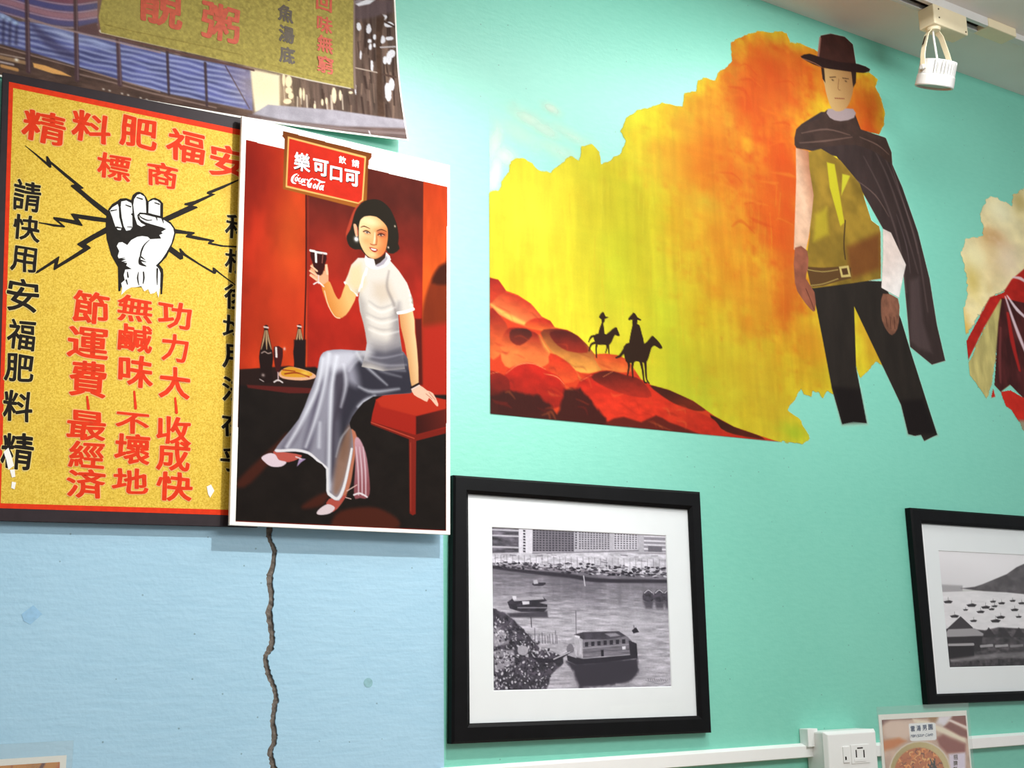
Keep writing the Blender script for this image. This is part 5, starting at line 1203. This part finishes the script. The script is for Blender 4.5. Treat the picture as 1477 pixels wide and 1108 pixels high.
# moored sampans along the far bank
for k in range(330):
    t = rr.rand(); x = 30+1100*t; mid_y = 270+60*t if t < 0.42 else 292+55*t-20; sp = 26 if t < 0.4 else 44
    y = mid_y+rr.uniform(-sp, sp)*0.75
    a1.poly(a1.ring_pts(E5([(x, y)])[0], rr.uniform(1.4, 4), rr.uniform(0.8, 1.8), 8, rr.uniform(-0.3, 0.4)), G_(rr.choice([30, 45, 60, 200, 140, 90])), soft=0.5)
a1.stroke(E5([(40, 292), (250, 318), (520, 345), (700, 372), (1130, 378)]), (4, 5, 6, 6, 5), G_(34), soft=1.6, a=0.85)
a1.stroke(E5([(604, 345), (612, 405)]), 1.6, G_(210))
# small boats
def boat(poly_, v, id=None, **k): a1.poly(E5(poly_), G_(v), id=id, **k)
SB = [5]
boat([(290, 390), (370, 385), (355, 405), (300, 405)], 50, 2, smooth=2); boat([(295, 372), (318, 368), (325, 392), (298, 395)], 190, 2)
boat([(135, 575), (380, 560), (386, 600), (150, 600)], 44, soft=2, a=0.8)
boat([(135, 505), (165, 485), (240, 480), (360, 478), (382, 500), (380, 545), (360, 566), (220, 566), (150, 545)], 52, 5, var=0.5, vcell=(8, 4)); boat([(170, 480), (350, 470), (362, 488), (175, 500)], 176, 5); boat([(225, 500), (270, 500), (270, 518), (230, 522)], 220, 5); boat([(330, 510), (395, 495), (380, 520)], 160, 5); a1.stroke(E5([(200, 540), (380, 540)]), 1.6, G_(170), a=0.7); a1.stroke(E5([(280, 600), (284, 660)]), 1.2, G_(40)); boat([(165, 468), (190, 468), (190, 490), (170, 492)], 225, 5)
for kb, x in enumerate((1005, 1072, 1130)):
    boat([(x-38, 490), (x-32, 445), (x-5, 428), (x+22, 445), (x+30, 492), (x, 505)], 66, 6+kb, smooth=2, var=0.5, vcell=(5, 5)); a1.stroke(E5([(x-28, 450), (x-4, 432), (x+20, 448)]), 1.4, G_(200)); boat([(x-34, 500), (x+30, 500), (x+20, 545), (x-20, 545)], 50, soft=3, a=0.7)
boat([(900, 680), (925, 660), (945, 690), (910, 698)], 34, 9); a1.stroke(E5([(912, 650), (918, 690)]), 1, G_(40))
# houseboat and its reflection
boat([(500, 870), (560, 885), (935, 850), (940, 940), (880, 1000), (720, 1020), (580, 1035), (540, 930)], 42, soft=3, a=0.92, rough=2)
boat([(500, 830), (600, 855), (900, 830), (935, 815), (935, 850), (700, 880), (560, 890), (505, 865)], 40, 3)
boat([(545, 705), (598, 725), (598, 850), (555, 830)], 186, 3, var=0.2, vcell=(3, 8)); boat([(598, 735), (870, 715), (900, 745), (905, 825), (600, 850)], 120, 3, var=0.25, vcell=(20, 3))
boat([(545, 705), (600, 690), (820, 684), (866, 715), (750, 735), (598, 735)], 66, 3, var=0.3); boat([(735, 700), (800, 695), (830, 712), (770, 720)], 150, 3, soft=1.5)
for k in range(7): boat([(612+k*38, 752-k*3), (632+k*38, 751-k*3), (632+k*38, 778-k*3), (612+k*38, 779-k*3)], 40, 3, soft=0.5)
a1.stroke(E5([(600, 790), (900, 765)]), 1.0, G_(190), a=0.7); a1.stroke(E5([(600, 815), (900, 795)]), 0.9, G_(70), a=0.7); boat([(710, 800), (726, 798), (728, 838), (712, 840)], 30, 3); boat([(880, 740), (930, 760), (935, 830), (890, 832)], 44, 3, var=0.4); boat([(840, 778), (862, 776), (862, 796), (842, 798)], 226, 3)
a1.stroke(E5([(556, 560), (558, 700)]), 0.9, G_(60)); a1.stroke(E5([(555, 715), (575, 720)]), 3, G_(235))
boat([(500, 830), (560, 850), (545, 800), (510, 795)], 170, 3)
# near bank: rubbish, path, poles
boat([(30, 540), (120, 570), (180, 620), (240, 680), (290, 740), (340, 800), (470, 840), (480, 880), (400, 960), (380, 1040), (340, 1108), (30, 1108)], 64, 4, soft=1.5, var=0.6, vcell=(8, 8), rough=2, seed=9)
for pl in ([(40, 660), (90, 660), (140, 710), (150, 760), (50, 780)], [(50, 850), (180, 850), (175, 890), (60, 930)], [(50, 800), (170, 800), (180, 830), (50, 850)]): boat(pl, 168, 4, soft=2, a=0.8, var=0.2)
for k in range(700):
    x = rr.uniform(50, 460); y = rr.uniform(600, 1045)
    if y < 500+x*0.75 or (y > 850 and x > 440-(y-850)*0.35): continue
    a1.poly(a1.ring_pts(E5([(x, y)])[0], rr.uniform(0.8, 3), rr.uniform(0.6, 1.8), 6, rr.uniform(0, 3)), G_(rr.choice([28, 40, 60, 120, 190, 225])), soft=0.5, a=0.85)
boat([(200, 785), (230, 772), (265, 790), (250, 830), (205, 825)], 170, 4, smooth=2); boat([(430, 760), (455, 740), (480, 765), (475, 800), (440, 800)], 176, 4, smooth=2); boat([(500, 780), (525, 760), (545, 790), (540, 815), (505, 815)], 120, 4, smooth=2)
boat([(285, 845), (400, 855), (470, 830), (520, 805), (525, 815), (460, 860), (420, 880), (330, 880)], 40, 4); a1.stroke(E5([(420, 856), (520, 812)]), 1.8, G_(190))
for k in range(16): x = 215+k*15+rr.uniform(-6, 6); a1.stroke(E5([(x, rr.uniform(660, 720)), (x+3, 760)]), 0.9, G_(50), a=0.8)
for k in range(9): a1.stroke(E5([(1000+k*13, 975+(k % 3)*4), (1004+k*13, 990)]), 1.0, G_(100), a=0.7)
a1.stroke(E5([(985, 985), (1080, 1010), (1120, 985)]), 0.8, G_(110), a=0.5)
a1.rgb = a1.rgb*(0.96+0.08*a1.noise(2, 2, 77, 1)[..., None])
a1.parts({0: 'river_photograph', 2: 'pictured_boat', 5: 'pictured_boat', 6: 'pictured_boat', 7: 'pictured_boat', 8: 'pictured_boat', 9: 'pictured_boat', 3: 'pictured_houseboat', 4: 'pictured_bank'}, M['photo'], f1, 0.0002)

# second frame, same make
o_tl, o_bl = mixed([(1305, 731.5), (1306, 730), (1333, 1017), (1331, 1017)], pb, pf)[0::3]
FW = 0.528
out2 = [o_tl, o_tl+np.array([FW, 0.001]), o_bl+np.array([FW-0.004, -0.003]), o_bl]
i_tl, i_bl = mixed([(1331.5, 755.5), (1400, 750), (1400, 990), (1353.5, 1001)], pf, pw)[0::3]
bt = i_tl[0]-o_tl[0]
inn2 = [i_tl, np.array([out2[1][0]-bt, i_tl[1]]), np.array([out2[2][0]-bt, i_bl[1]-0.002]), i_bl]
f2 = picture_frame(out2, inn2, 'black frame with a grey photo of a bay and hill, above the noodle card')
w_tl, w_bl = pw.pixel(1353.5, 794), pw.pixel(1370, 963.5)
mg = w_tl[0]-i_tl[0]
win2 = [w_tl, np.array([inn2[1][0]-mg, w_tl[1]]), np.array([inn2[2][0]-mg, w_bl[1]]), w_bl]
mat_window(f2, [pw.pixel(1331, 755), np.array([inn2[1][0]+0.006, pw.pixel(1331, 755)[1]]), np.array([inn2[2][0]+0.006, pw.pixel(1353.5, 1002)[1]]), pw.pixel(1353.5, 1002)], win2, -0.0085)
a2 = Canvas(pph, grow(win2, 0.001), 330, 180, (206, 204, 200))
a2.setk((1420, 830), (1420, 930))
G2 = crop(1290, 720, 3.46)
Z = lambda v: (v+3, v-4, v-1)
a2.poly(G2([(100, 200), (1400, 280), (1400, 480), (200, 450)]), Z(248), grad=(G2([(300, 270)])[0], G2([(300, 440)])[0], Z(232)))
a2.poly(G2([(200, 425), (340, 432), (340, 470), (200, 470)]), Z(176), soft=2)
a2.poly(G2([(200, 465), (420, 458), (1400, 475), (1400, 900), (200, 900)]), Z(238), var=0.05, vcell=(20, 3))
a2.poly(G2([(330, 446), (400, 438), (440, 425), (500, 400), (560, 375), (610, 340), (650, 322), (760, 290), (900, 300), (1100, 380), (1300, 420), (1400, 470), (900, 480), (640, 474), (560, 466), (450, 460), (400, 455)]), Z(96), soft=1, var=0.22, vcell=(14, 8), id=2)
for kb, (x, y, s) in enumerate(((268, 513, 9), (385, 530, 10), (455, 540, 9), (492, 512, 6), (535, 520, 7), (590, 508, 6), (600, 553, 8), (430, 563, 8), (355, 553, 5), (530, 590, 9), (505, 608, 10), (395, 608, 7), (620, 588, 6), (500, 535, 6), (635, 520, 7), (485, 550, 6), (700, 560, 8), (760, 530, 6), (830, 570, 9), (900, 540, 7), (300, 585, 9), (690, 610, 10), (960, 590, 9), (1050, 560, 7))):
    a2.poly(G2([(x-s*2.6, y-2), (x-s, y-s*0.6), (x+s*0.5, y-s*0.9), (x+s*2.6, y-3), (x+s*1.6, y+s*0.8), (x-s*1.6, y+s*0.8)]), Z(52), soft=0.7, id=10+kb); a2.stroke(G2([(x, y), (x, y-s*2.4)]), 0.7, Z(70))
a2.poly(G2([(200, 660), (300, 640), (450, 655), (520, 640), (700, 650), (1400, 640), (1400, 900), (200, 900)]), Z(78), soft=1.2, var=0.5, vcell=(14, 5), id=4, seed=3)
a2.poly(G2([(260, 650), (330, 585), (390, 640), (400, 660), (250, 665)]), Z(66), id=4); a2.poly(G2([(240, 690), (270, 650), (400, 645), (445, 672), (440, 682)]), Z(168), soft=0.8, id=4); a2.poly(G2([(240, 690), (440, 685), (430, 760), (240, 765)]), Z(54), soft=0.8, id=4); a2.stroke(G2([(270, 728), (395, 725)]), 3.4, Z(176)); a2.poly(G2([(240, 735), (395, 735), (400, 800), (240, 800)]), Z(40), soft=1, id=4)
for k in range(10):
    x = 440+k*75; a2.poly(G2([(x, 690), (x+30, 640), (x+70, 690)]), Z(60), soft=0.8, id=4); a2.stroke(G2([(x-10, 735), (x+50, 730)]), rr.uniform(2, 4), Z(rr.choice([150, 190])), a=0.8)
a2.poly(G2([(275, 800), (500, 770), (1400, 740), (1400, 790), (520, 800), (300, 842)]), Z(130), soft=2.5, var=0.25, vcell=(20, 4), id=4); a2.poly(G2([(275, 815), (500, 795), (1400, 790), (1400, 860), (270, 860)]), Z(70), soft=2.5, var=0.5, vcell=(8, 5), id=4)
a2.parts({0: 'bay_photograph', 2: 'pictured_hill', 4: 'pictured_village', **{10+k: 'pictured_boat' for k in range(24)}}, M['photo'], f2, 0.0002)

# ================================================================== ceiling track and spotlight
RY0, RY1, RZ = -0.205, -0.168, CEIL-0.020
rail = empty('lighting_track', (1.2, -0.186, CEIL)); tag(rail, 'white ceiling lighting track running parallel to the green wall', 'track')
RX0, RX1 = 0.25, 2.262
bm = bmesh.new()
prof = [(RY0, CEIL), (RY0, RZ), (RY0+0.009, RZ), (RY0+0.009, RZ+0.012), (RY1-0.009, RZ+0.012), (RY1-0.009, RZ), (RY1, RZ), (RY1, CEIL)]
ra = [bm.verts.new((RX0, y, z)) for y, z in prof]; rb = [bm.verts.new((RX1, y, z)) for y, z in prof]
for i in range(8): bm.faces.new((ra[i], ra[(i+1) % 8], rb[(i+1) % 8], rb[i]))
bm.faces.new(ra); bm.faces.new(rb[::-1])
link('rail', bm_mesh('rail', bm), M['white_metal'], rail)
box('conductor', (RX0+0.004, RY0+0.0095, RZ+0.010), (RX1-0.004, RY1-0.0095, RZ+0.0115), M['dark_slot'], rail)
box('end_feed', (RX1, RY0-0.002, RZ-0.001), (RX1+0.098, RY1+0.002, CEIL), M['cream'], rail, 0.002)
box('joint_strip', (RX1+0.098, RY0+0.010, RZ+0.006), (RX1+0.4, RY1-0.008, CEIL), M['white_metal'], rail, 0.001)
def spotlight(X, label, tilt=0.0, yaw=0.0):
    AY0, AY1 = RY0-0.003, RY1+0.001
    s = empty('track_spotlight', (X, (RY0+RY1)/2, RZ)); tag(s, label, 'spotlight')
    ab = box('adapter', (X-0.028, AY0, RZ-0.046), (X+0.082, AY1, RZ-0.0005), M['cream'], s, 0.0025)
    for dx, dz in ((-0.012, -0.010), (-0.012, -0.030), (0.074, -0.040)):
        bm = bmesh.new(); bmesh.ops.create_cone(bm, cap_ends=True, segments=10, radius1=0.0018, radius2=0.0018, depth=0.0012, matrix=Matrix.Translation((X+dx, AY0-0.0003, RZ+dz)) @ Matrix.Rotation(math.pi/2, 4, 'X'))
        link('screw', bm_mesh('screw', bm), M['screw'], ab)
    cx, cy = X-0.008, (AY0+AY1)/2
    zt = RZ-0.046
    bm = bmesh.new(); bmesh.ops.create_cone(bm, cap_ends=True, segments=24, radius1=0.0135, radius2=0.016, depth=0.006, matrix=Matrix.Translation((cx, cy, zt-0.003)))
    link('swivel', bm_mesh('swivel', bm), M['cream'], s)
    R_, HT = 0.0365, 0.056
    hz1 = zt-0.076; hz0 = hz1-HT
    RZM = Matrix.Translation((cx, cy, 0)) @ Matrix.Rotation(yaw, 4, 'Z') @ Matrix.Translation((-cx, -cy, 0))
    piv = Vector((cx, cy, hz1-0.020))
    RM = RZM @ Matrix.Translation(piv) @ Matrix.Rotation(tilt, 4, 'X') @ Matrix.Translation(-piv)
    def turned(me, mtx):
        me.transform(mtx); return me
    for sg in (-1, 1):      # yoke arms: flat bent straps
        pts = [(cx+sg*0.010, cy, zt-0.005), (cx+sg*0.020, cy, zt-0.016), (cx+sg*0.033, cy, zt-0.054), (cx+sg*0.0365, cy, zt-0.069), (cx+sg*0.0390, cy, hz1-0.024)]
        bm = bmesh.new(); prev = None
        for (px, py, pz) in pts:
            vv = [bm.verts.new((px-sg*0.0009, py-0.0065, pz)), bm.verts.new((px+sg*0.0009, py-0.0065, pz)), bm.verts.new((px+sg*0.0009, py+0.0065, pz)), bm.verts.new((px-sg*0.0009, py+0.0065, pz))]
            if prev:
                for k in range(4): bm.faces.new((prev[k], prev[(k+1) % 4], vv[(k+1) % 4], vv[k]))
            else: bm.faces.new(vv)
            prev = vv
        bm.faces.new(prev[::-1])
        arm = link('yoke_arm', turned(bm_mesh('yoke_arm', bm), RZM), M['cream'], s)
        vs = [(cx+sg*(0.0228+t*0.0100)+sg*0.0014, cy+w_, zt-0.021-t*0.023) for t, w_ in ((0, -0.003), (0, 0.003), (1, 0.003), (1, -0.003))]
        link('slot', turned(mesh_pydata('slot', vs, [(0, 1, 2, 3)]), RZM), M['screw'], arm)
        bm = bmesh.new(); bmesh.ops.create_cone(bm, cap_ends=True, segments=16, radius1=0.0062, radius2=0.0048, depth=0.005, matrix=Matrix.Translation((cx+sg*0.0415, cy, hz1-0.020)) @ Matrix.Rotation(sg*math.pi/2, 4, 'Y'))
        link('pivot_knob', turned(bm_mesh('pivot_knob', bm), RZM), M['white_metal'], arm)
    tube('lamp_cable', [(cx-0.002, cy, zt-0.004), (cx-0.001, cy, zt-0.025), (cx+0.002, cy, zt-0.055), (cx+0.005, cy, hz1-0.002)], 0.0024, M['white_metal'], s)
    # head: collar ring, finned heat sink, lens
    bm = bmesh.new(); n = 40
    pr = [(0.010, hz1), (R_*0.78, hz1), (R_*0.80, hz1-0.002), (R_*0.80, hz1-0.031), (R_*1.06, hz1-0.032), (R_*1.08, hz1-0.035), (R_*1.10, hz0+0.002), (R_*1.08, hz0), (R_*0.99, hz0), (R_*0.97, hz0+0.004), (0.0005, hz0+0.004)]
    rg = [[bm.verts.new((cx+r_*math.cos(2*math.pi*k/n), cy+r_*math.sin(2*math.pi*k/n), z)) for k in range(n)] for r_, z in pr]
    for i in range(len(rg)-1):
        for k in range(n): bm.faces.new((rg[i][k], rg[i][(k+1) % n], rg[i+1][(k+1) % n], rg[i+1][k]))
    bm.faces.new(rg[0])
    head = link('lamp_head', turned(bm_mesh('lamp_head', bm), RM), M['white_metal'], s)
    fin = None
    for k in range(30):
        t = 2*math.pi*(k+0.5)/30
        wide = abs(math.cos(t)) > 0.86           # plain cheeks where the arms are fixed
        if fin is None:
            bm = bmesh.new(); bmesh.ops.create_cube(bm, size=1.0)
            for v in bm.verts: v.co = Vector((v.co.x*0.0100, v.co.y*0.0036, v.co.z*0.030))
            fin = bm_mesh('cooling_fin', bm); fin.materials.append(M['white_metal'])
        o = bpy.data.objects.new('cooling_fin', fin); COL.objects.link(o); o.parent = head
        fm = RM @ Matrix.Translation((cx+(R_*0.90)*math.cos(t), cy+(R_*0.90)*math.sin(t), hz1-0.0165)) @ Matrix.Rotation(t, 4, 'Z')
        o.location = fm.to_translation()-Vector(s.location)-Vector(head.location); o.rotation_euler = fm.to_euler()
        if wide: o.scale = (1, 2.2, 1)
    bm = bmesh.new(); bmesh.ops.create_cone(bm, cap_ends=True, segments=32, radius1=R_*0.96, radius2=R_*0.96, depth=0.002, matrix=Matrix.Translation((cx, cy, hz0+0.0042)))
    link('lens', turned(bm_mesh('lens', bm), RM), M['lens'], head)
    return s, (cx, cy, hz0)
spotlight(2.102, 'white track spotlight with cooling fins hanging at the upper right', math.radians(22), math.radians(-8))

# ================================================================== trunking and socket
tk_y = 0.016
tpl = wallp(tk_y)
zt_l = tpl.pixel(900, 1091)[1]
xa, xb = tpl.pixel(640, 1105)[0], tpl.pixel(1164, 1079)[0]
def trunk(X0, X1, z_top, label):
    o = empty('cable_trunking', ((X0+X1)/2, 0, z_top-0.025)); tag(o, label, 'trunking', 'white wall trunking')
    hexa('base_channel', [(X0, -0.004, z_top), (X1, -0.004, z_top), (X1, -0.004, z_top-0.026), (X0, -0.004, z_top-0.026)], [(X0, 0, z_top), (X1, 0, z_top), (X1, 0, z_top-0.026), (X0, 0, z_top-0.026)], M['pvc'], o)
    hexa('snap_cover', [(X0, -tk_y, z_top-0.004), (X1, -tk_y, z_top-0.004), (X1, -tk_y, z_top-0.024), (X0, -tk_y, z_top-0.024)], [(X0, -0.0042, z_top+0.0005), (X1, -0.0042, z_top+0.0005), (X1, -0.0042, z_top-0.0265), (X0, -0.0042, z_top-0.0265)], M['pvc'], o, 0.0006)
    return o
pl_y = 0.052
spl = wallp(pl_y)
s_tl = spl.pixel(1190, 1053.5); s_tr = spl.pixel(1265.5, 1052.5)
SX0, SX1, SZ1 = s_tl[0], s_tr[0], (s_tl[1]+s_tr[1])/2
SZ0 = SZ1-0.088
trunk(xa, SX0+0.004, zt_l, 'white plastic trunking along the wall under the river photo')
z_r = tpl.pixel(1440, 1060)[1]
trunk(SX1-0.004, WX1-0.02, z_r, 'white plastic trunking to the right of the noodle card')
sock = empty('wall_socket', ((SX0+SX1)/2, 0, SZ0)); tag(sock, 'white surface-mounted power socket box on the trunking', 'socket')
box('back_box', (SX0+0.002, -0.043, SZ0+0.001), (SX1-0.002, -0.0005, SZ1-0.001), M['pvc'], sock, 0.003)
hexa('face_plate', [(SX0+0.006, -pl_y, SZ1-0.006), (SX1-0.006, -pl_y, SZ1-0.006), (SX1-0.006, -pl_y, SZ0+0.006), (SX0+0.006, -pl_y, SZ0+0.006)], [(SX0, -0.0432, SZ1), (SX1, -0.0432, SZ1), (SX1, -0.0432, SZ0), (SX0, -0.0432, SZ0)], M['pvc'], sock, 0.0015)
box('trunking_adapter', (SX0-0.014, -0.022, zt_l-0.006), (SX0+0.012, -0.0006, SZ1+0.004), M['pvc'], sock, 0.001)
pcs = crop(1120, 990, 4.137)
def plate_box(name, a, b, t, mat, parent, dep=0.0012):
    (x0_, y0_), (x1_, y1_) = pcs([a, b]); p, q = spl.pixel(x0_, y0_), spl.pixel(x1_, y1_)
    xl, xh = sorted((p[0], q[0])); zl, zh = sorted((p[1], q[1]))
    return box(name, (xl, -pl_y-t, zl), (xh, -pl_y-t+dep, zh), mat, parent, min(0.0004, dep/4))
sw = plate_box('switch_rocker', (392, 362), (436, 455), 0.0022, M['pvc'], sock, 0.0024)
plate_box('indicator', (404, 420), (414, 440), 0.0026, M['dark_slot'], sw)
ol = plate_box('outlet', (440, 352), (556, 455), 0.0012, M['pvc'], sock)
for a, b in (((468, 380), (478, 425)), ((514, 380), (524, 425)), ((478, 366), (512, 371))): plate_box('pin_slot', a, b, 0.0016, M['dark_slot'], ol)
plate_box('outlet_lip', (462, 434), (534, 446), 0.0020, M['pvc'], ol)

# ================================================================== table with card stands
TZ = 0.775
table = empty('dining_table', (1.1, -0.40, 0)); tag(table, 'long wooden table pushed against the wall below the frame', 'table')
box('table_top', (-0.35, -0.72, TZ-0.03), (2.6, -0.02, TZ), M['wood'], table, 0.003)
for x, y in ((-0.28, -0.66), (-0.28, -0.08), (2.53, -0.66), (2.53, -0.08)): box('leg', (x-0.025, y-0.025, 0), (x+0.025, y+0.025, TZ-0.0305), M['steel'], table, 0.002)
def card_stand(P, wc, hgt, label, pad, top):
    """clear acrylic sleeve on a foot with a printed card inside; P is the card's plane, wc the (u, v) of its top left"""
    u0, v1 = wc; u1 = u0+hgt[0]; v0 = TZ+0.0035
    st_ = empty('card_stand', tuple(P.at(((u0+u1)/2, TZ)))); tag(st_, label, 'card stand', 'acrylic card stands on the table')
    board('acrylic_sleeve', [(u0-pad, v1+top), (u1+pad, v1+top), (u1+pad, TZ+0.0032), (u0-pad, TZ+0.0032)], Plane(P.at((0, 0), 0.0016), P.U, P.V), 0.0016, M['acrylic'], st_)
    f = [P.at((u0-pad, TZ), 0.035), P.at((u1+pad, TZ), 0.035), P.at((u1+pad, TZ), -0.03), P.at((u0-pad, TZ), -0.03)]
    hexa('foot', [p+np.array([0, 0, 0.003]) for p in f], [p+np.array([0, 0, 0.0002]) for p in f], M['acrylic'], st_)
    board('card', [(u0, v1), (u1, v1), (u1, v0+0.01), (u0, v0+0.01)], Plane(P.at((0, 0), -0.0006), P.U, P.V), 0.0006, M['card'], st_)
    return st_, (u0, u1, v0+0.01, v1)
def tilted(O, yaw, lean=0.0):
    U = np.array([math.cos(yaw), -math.sin(yaw), 0]); N = np.array([-math.sin(yaw)*math.cos(lean), -math.cos(yaw)*math.cos(lean), math.sin(lean)])
    V = np.cross(N, U)
    return Plane(O, U, V)
# noodle card
P1 = tilted((1.62, -0.36, 0), math.radians(2))
tl = P1.pixel(1267.5, 1031); trp = P1.pixel(1394.5, 1025)
nd, (u0, u1, v0, v1) = card_stand(P1, (tl[0], (tl[1]+trp[1])/2), (trp[0]-tl[0], 0), 'clear acrylic stand holding a noodle photo card beside the socket', 0.004, 0.012)
n1 = Canvas(Plane(P1.at((0, 0), -0.0004), P1.U, P1.V), [(u0+0.006, v1-0.008), (u1-0.004, v1-0.008), (u1-0.004, v0+0.006), (u0+0.006, v0+0.006)], 200, 300, (190, 160, 140))
n1.setk((1300, 1050), (1300, 1100))
N7 = crop(1260, 1000, 6.8065)
n1.poly(N7([(60, 200), (950, 150), (950, 2200), (60, 2200)]), (186, 156, 138), var=0.15, vcell=(20, 20))
n1.poly(N7([(60, 230), (400, 215), (520, 240), (330, 260), (160, 280), (60, 330)]), (104, 62, 52), soft=3); n1.poly(N7([(110, 290), (250, 260), (420, 300), (350, 420), (280, 460), (130, 440)]), (206, 180, 164), soft=6, smooth=2)
n1.poly(N7([(80, 470), (250, 440), (320, 470), (200, 540), (90, 570)]), (190, 112, 52), soft=4); n1.poly(N7([(380, 250), (520, 270), (640, 320), (900, 430), (905, 490), (620, 370), (400, 290)]), (222, 206, 184), soft=3)
n1.poly(N7([(520, 225), (640, 225), (660, 290), (560, 280)]), (150, 112, 70), soft=4); n1.poly(N7([(640, 220), (780, 210), (700, 330), (610, 300)]), (214, 206, 212), soft=5)
n1.poly(N7([(780, 215), (920, 205), (920, 330), (760, 260)]), (120, 58, 46), soft=3); n1.poly(N7([(690, 330), (750, 280), (920, 370), (920, 440), (850, 420)]), (122, 60, 48), soft=3); n1.poly(N7([(730, 270), (760, 260), (920, 330), (920, 352)]), (226, 206, 200), soft=2)
n1.poly(N7([(620, 440), (680, 410), (900, 500), (900, 590), (720, 590), (650, 520)]), (134, 66, 54), soft=4); n1.poly(N7([(740, 600), (900, 580), (915, 2200), (760, 2200)]), (208, 196, 212), soft=3)
bowl = N7([(455, 780)])[0]
n1.poly(n1.ring_pts(bowl, 45, 46, 28), (206, 190, 172), soft=1, id=2); n1.poly(n1.ring_pts(bowl, 43, 44, 28), (166, 146, 92), soft=1, id=2, grad=((1290, 1070), (1350, 1080), (190, 170, 120))); n1.poly(n1.ring_pts((bowl[0]-1, bowl[1]+2), 36.5, 38, 28), (178, 98, 42), soft=1.5, id=3)
n1.clip = n1.poly(n1.ring_pts((bowl[0]-1, bowl[1]+2), 36.5, 38, 28), (0, 0, 0), mask=True)
for k in range(170):
    x, y = bowl[0]+rr.uniform(-36, 36), bowl[1]+rr.uniform(-38, 38); t = rr.uniform(0, 6.28)
    pts = [(x, y), (x+4*math.cos(t), y+4*math.sin(t)), (x+6*math.cos(t+0.8), y+6*math.sin(t+0.8))]
    n1.stroke(pts, rr.uniform(1.2, 2.4), ((226, 150, 78), (150, 70, 26), (206, 120, 50), (96, 48, 22), (238, 176, 104))[k % 5], soft=0.6, a=0.9)
for k in range(9): n1.stroke([(1334+rr.uniform(0, 16), 1094+rr.uniform(0, 16)), (1340+rr.uniform(0, 12), 1100+rr.uniform(0, 14))], 2.2, (40, 34, 26), soft=0.7)
n1.clip = None
lab = N7([(345, 305), (360, 298), (590, 290), (605, 300), (618, 445), (605, 460), (375, 470), (358, 460)])
n1.poly(lab, (232, 232, 246), soft=0.8, id=4)
n1.rgb = np.clip(n1.rgb*1.15, 0, 252)
po = n1.parts({0: 'food_photograph', 2: 'pictured_bowl', 3: 'pictured_noodles', 4: 'name_label'}, M['print'], nd, 0.0002)
PT = Plane(P1.at((0, 0), -0.0004), P1.U, P1.V)
for i, c in enumerate('雲湯男園'): write(PT, c, *N7([(383+i*58, 350-i*6)])[0], 6.2, 8.2, 0.0004, M['ink_navy'], po.get(4, nd), 0.03)
for i, (c, x) in enumerate(zip('ManSoupCafe', (374, 392, 408, 436, 454, 470, 486, 516, 538, 556, 572))): write(PT, c, *N7([(x, 422-(x-370)*0.07)])[0], 2.9, 4.4 if c.isupper() else 3.4, 0.0004, M['ink_navy'], po.get(4, nd), 0.0, 'letter', 0.25)
for i, c in enumerate('招牌麵'): write(PT, c, *N7([(803, 628+i*60)])[0], 6, 7.5, 0.0004, M['ink_grey'], nd, 0.03)
# second stand at the lower left
P2 = tilted((0.45, -0.30, 0), math.radians(-9))
tr2 = P2.pixel(96.5, 1089.5)
nd2, (u0, u1, v0, v1) = card_stand(P2, (tr2[0]-0.148, tr2[1]), (0.148, 0), 'clear acrylic stand with an orange card at the lower left corner', 0.006, 0.015)
n2 = Canvas(Plane(P2.at((0, 0), -0.0004), P2.U, P2.V), [(u0+0.006, v1-0.0065), (u1-0.007, v1-0.0065), (u1-0.007, v0+0.006), (u0+0.006, v0+0.006)], 150, 200, (206, 134, 28))
n2.setk((40, 1095), (80, 1095)); K2 = crop(0, 1050, 12.308)
n2.rgb *= (0.9+0.2*n2.noise(30, 30, 3)[..., None])
n2.stroke(K2([(820, 540), (720, 730), (560, 1100)]), 4.5, (90, 28, 10), soft=0.8, smooth=0); n2.stroke(K2([(230, 600), (190, 760), (150, 1100)]), 2.0, (170, 80, 20), soft=1, smooth=0); n2.poly(K2([(1105, 540), (1110, 1200), (900, 1200), (1000, 700)]), (196, 96, 30), soft=4); n2.stroke(K2([(610, 580), (560, 720)]), 1, (170, 100, 20), soft=1)
n2.parts({0: 'orange_print'}, M['print'], nd2, 0.0002)
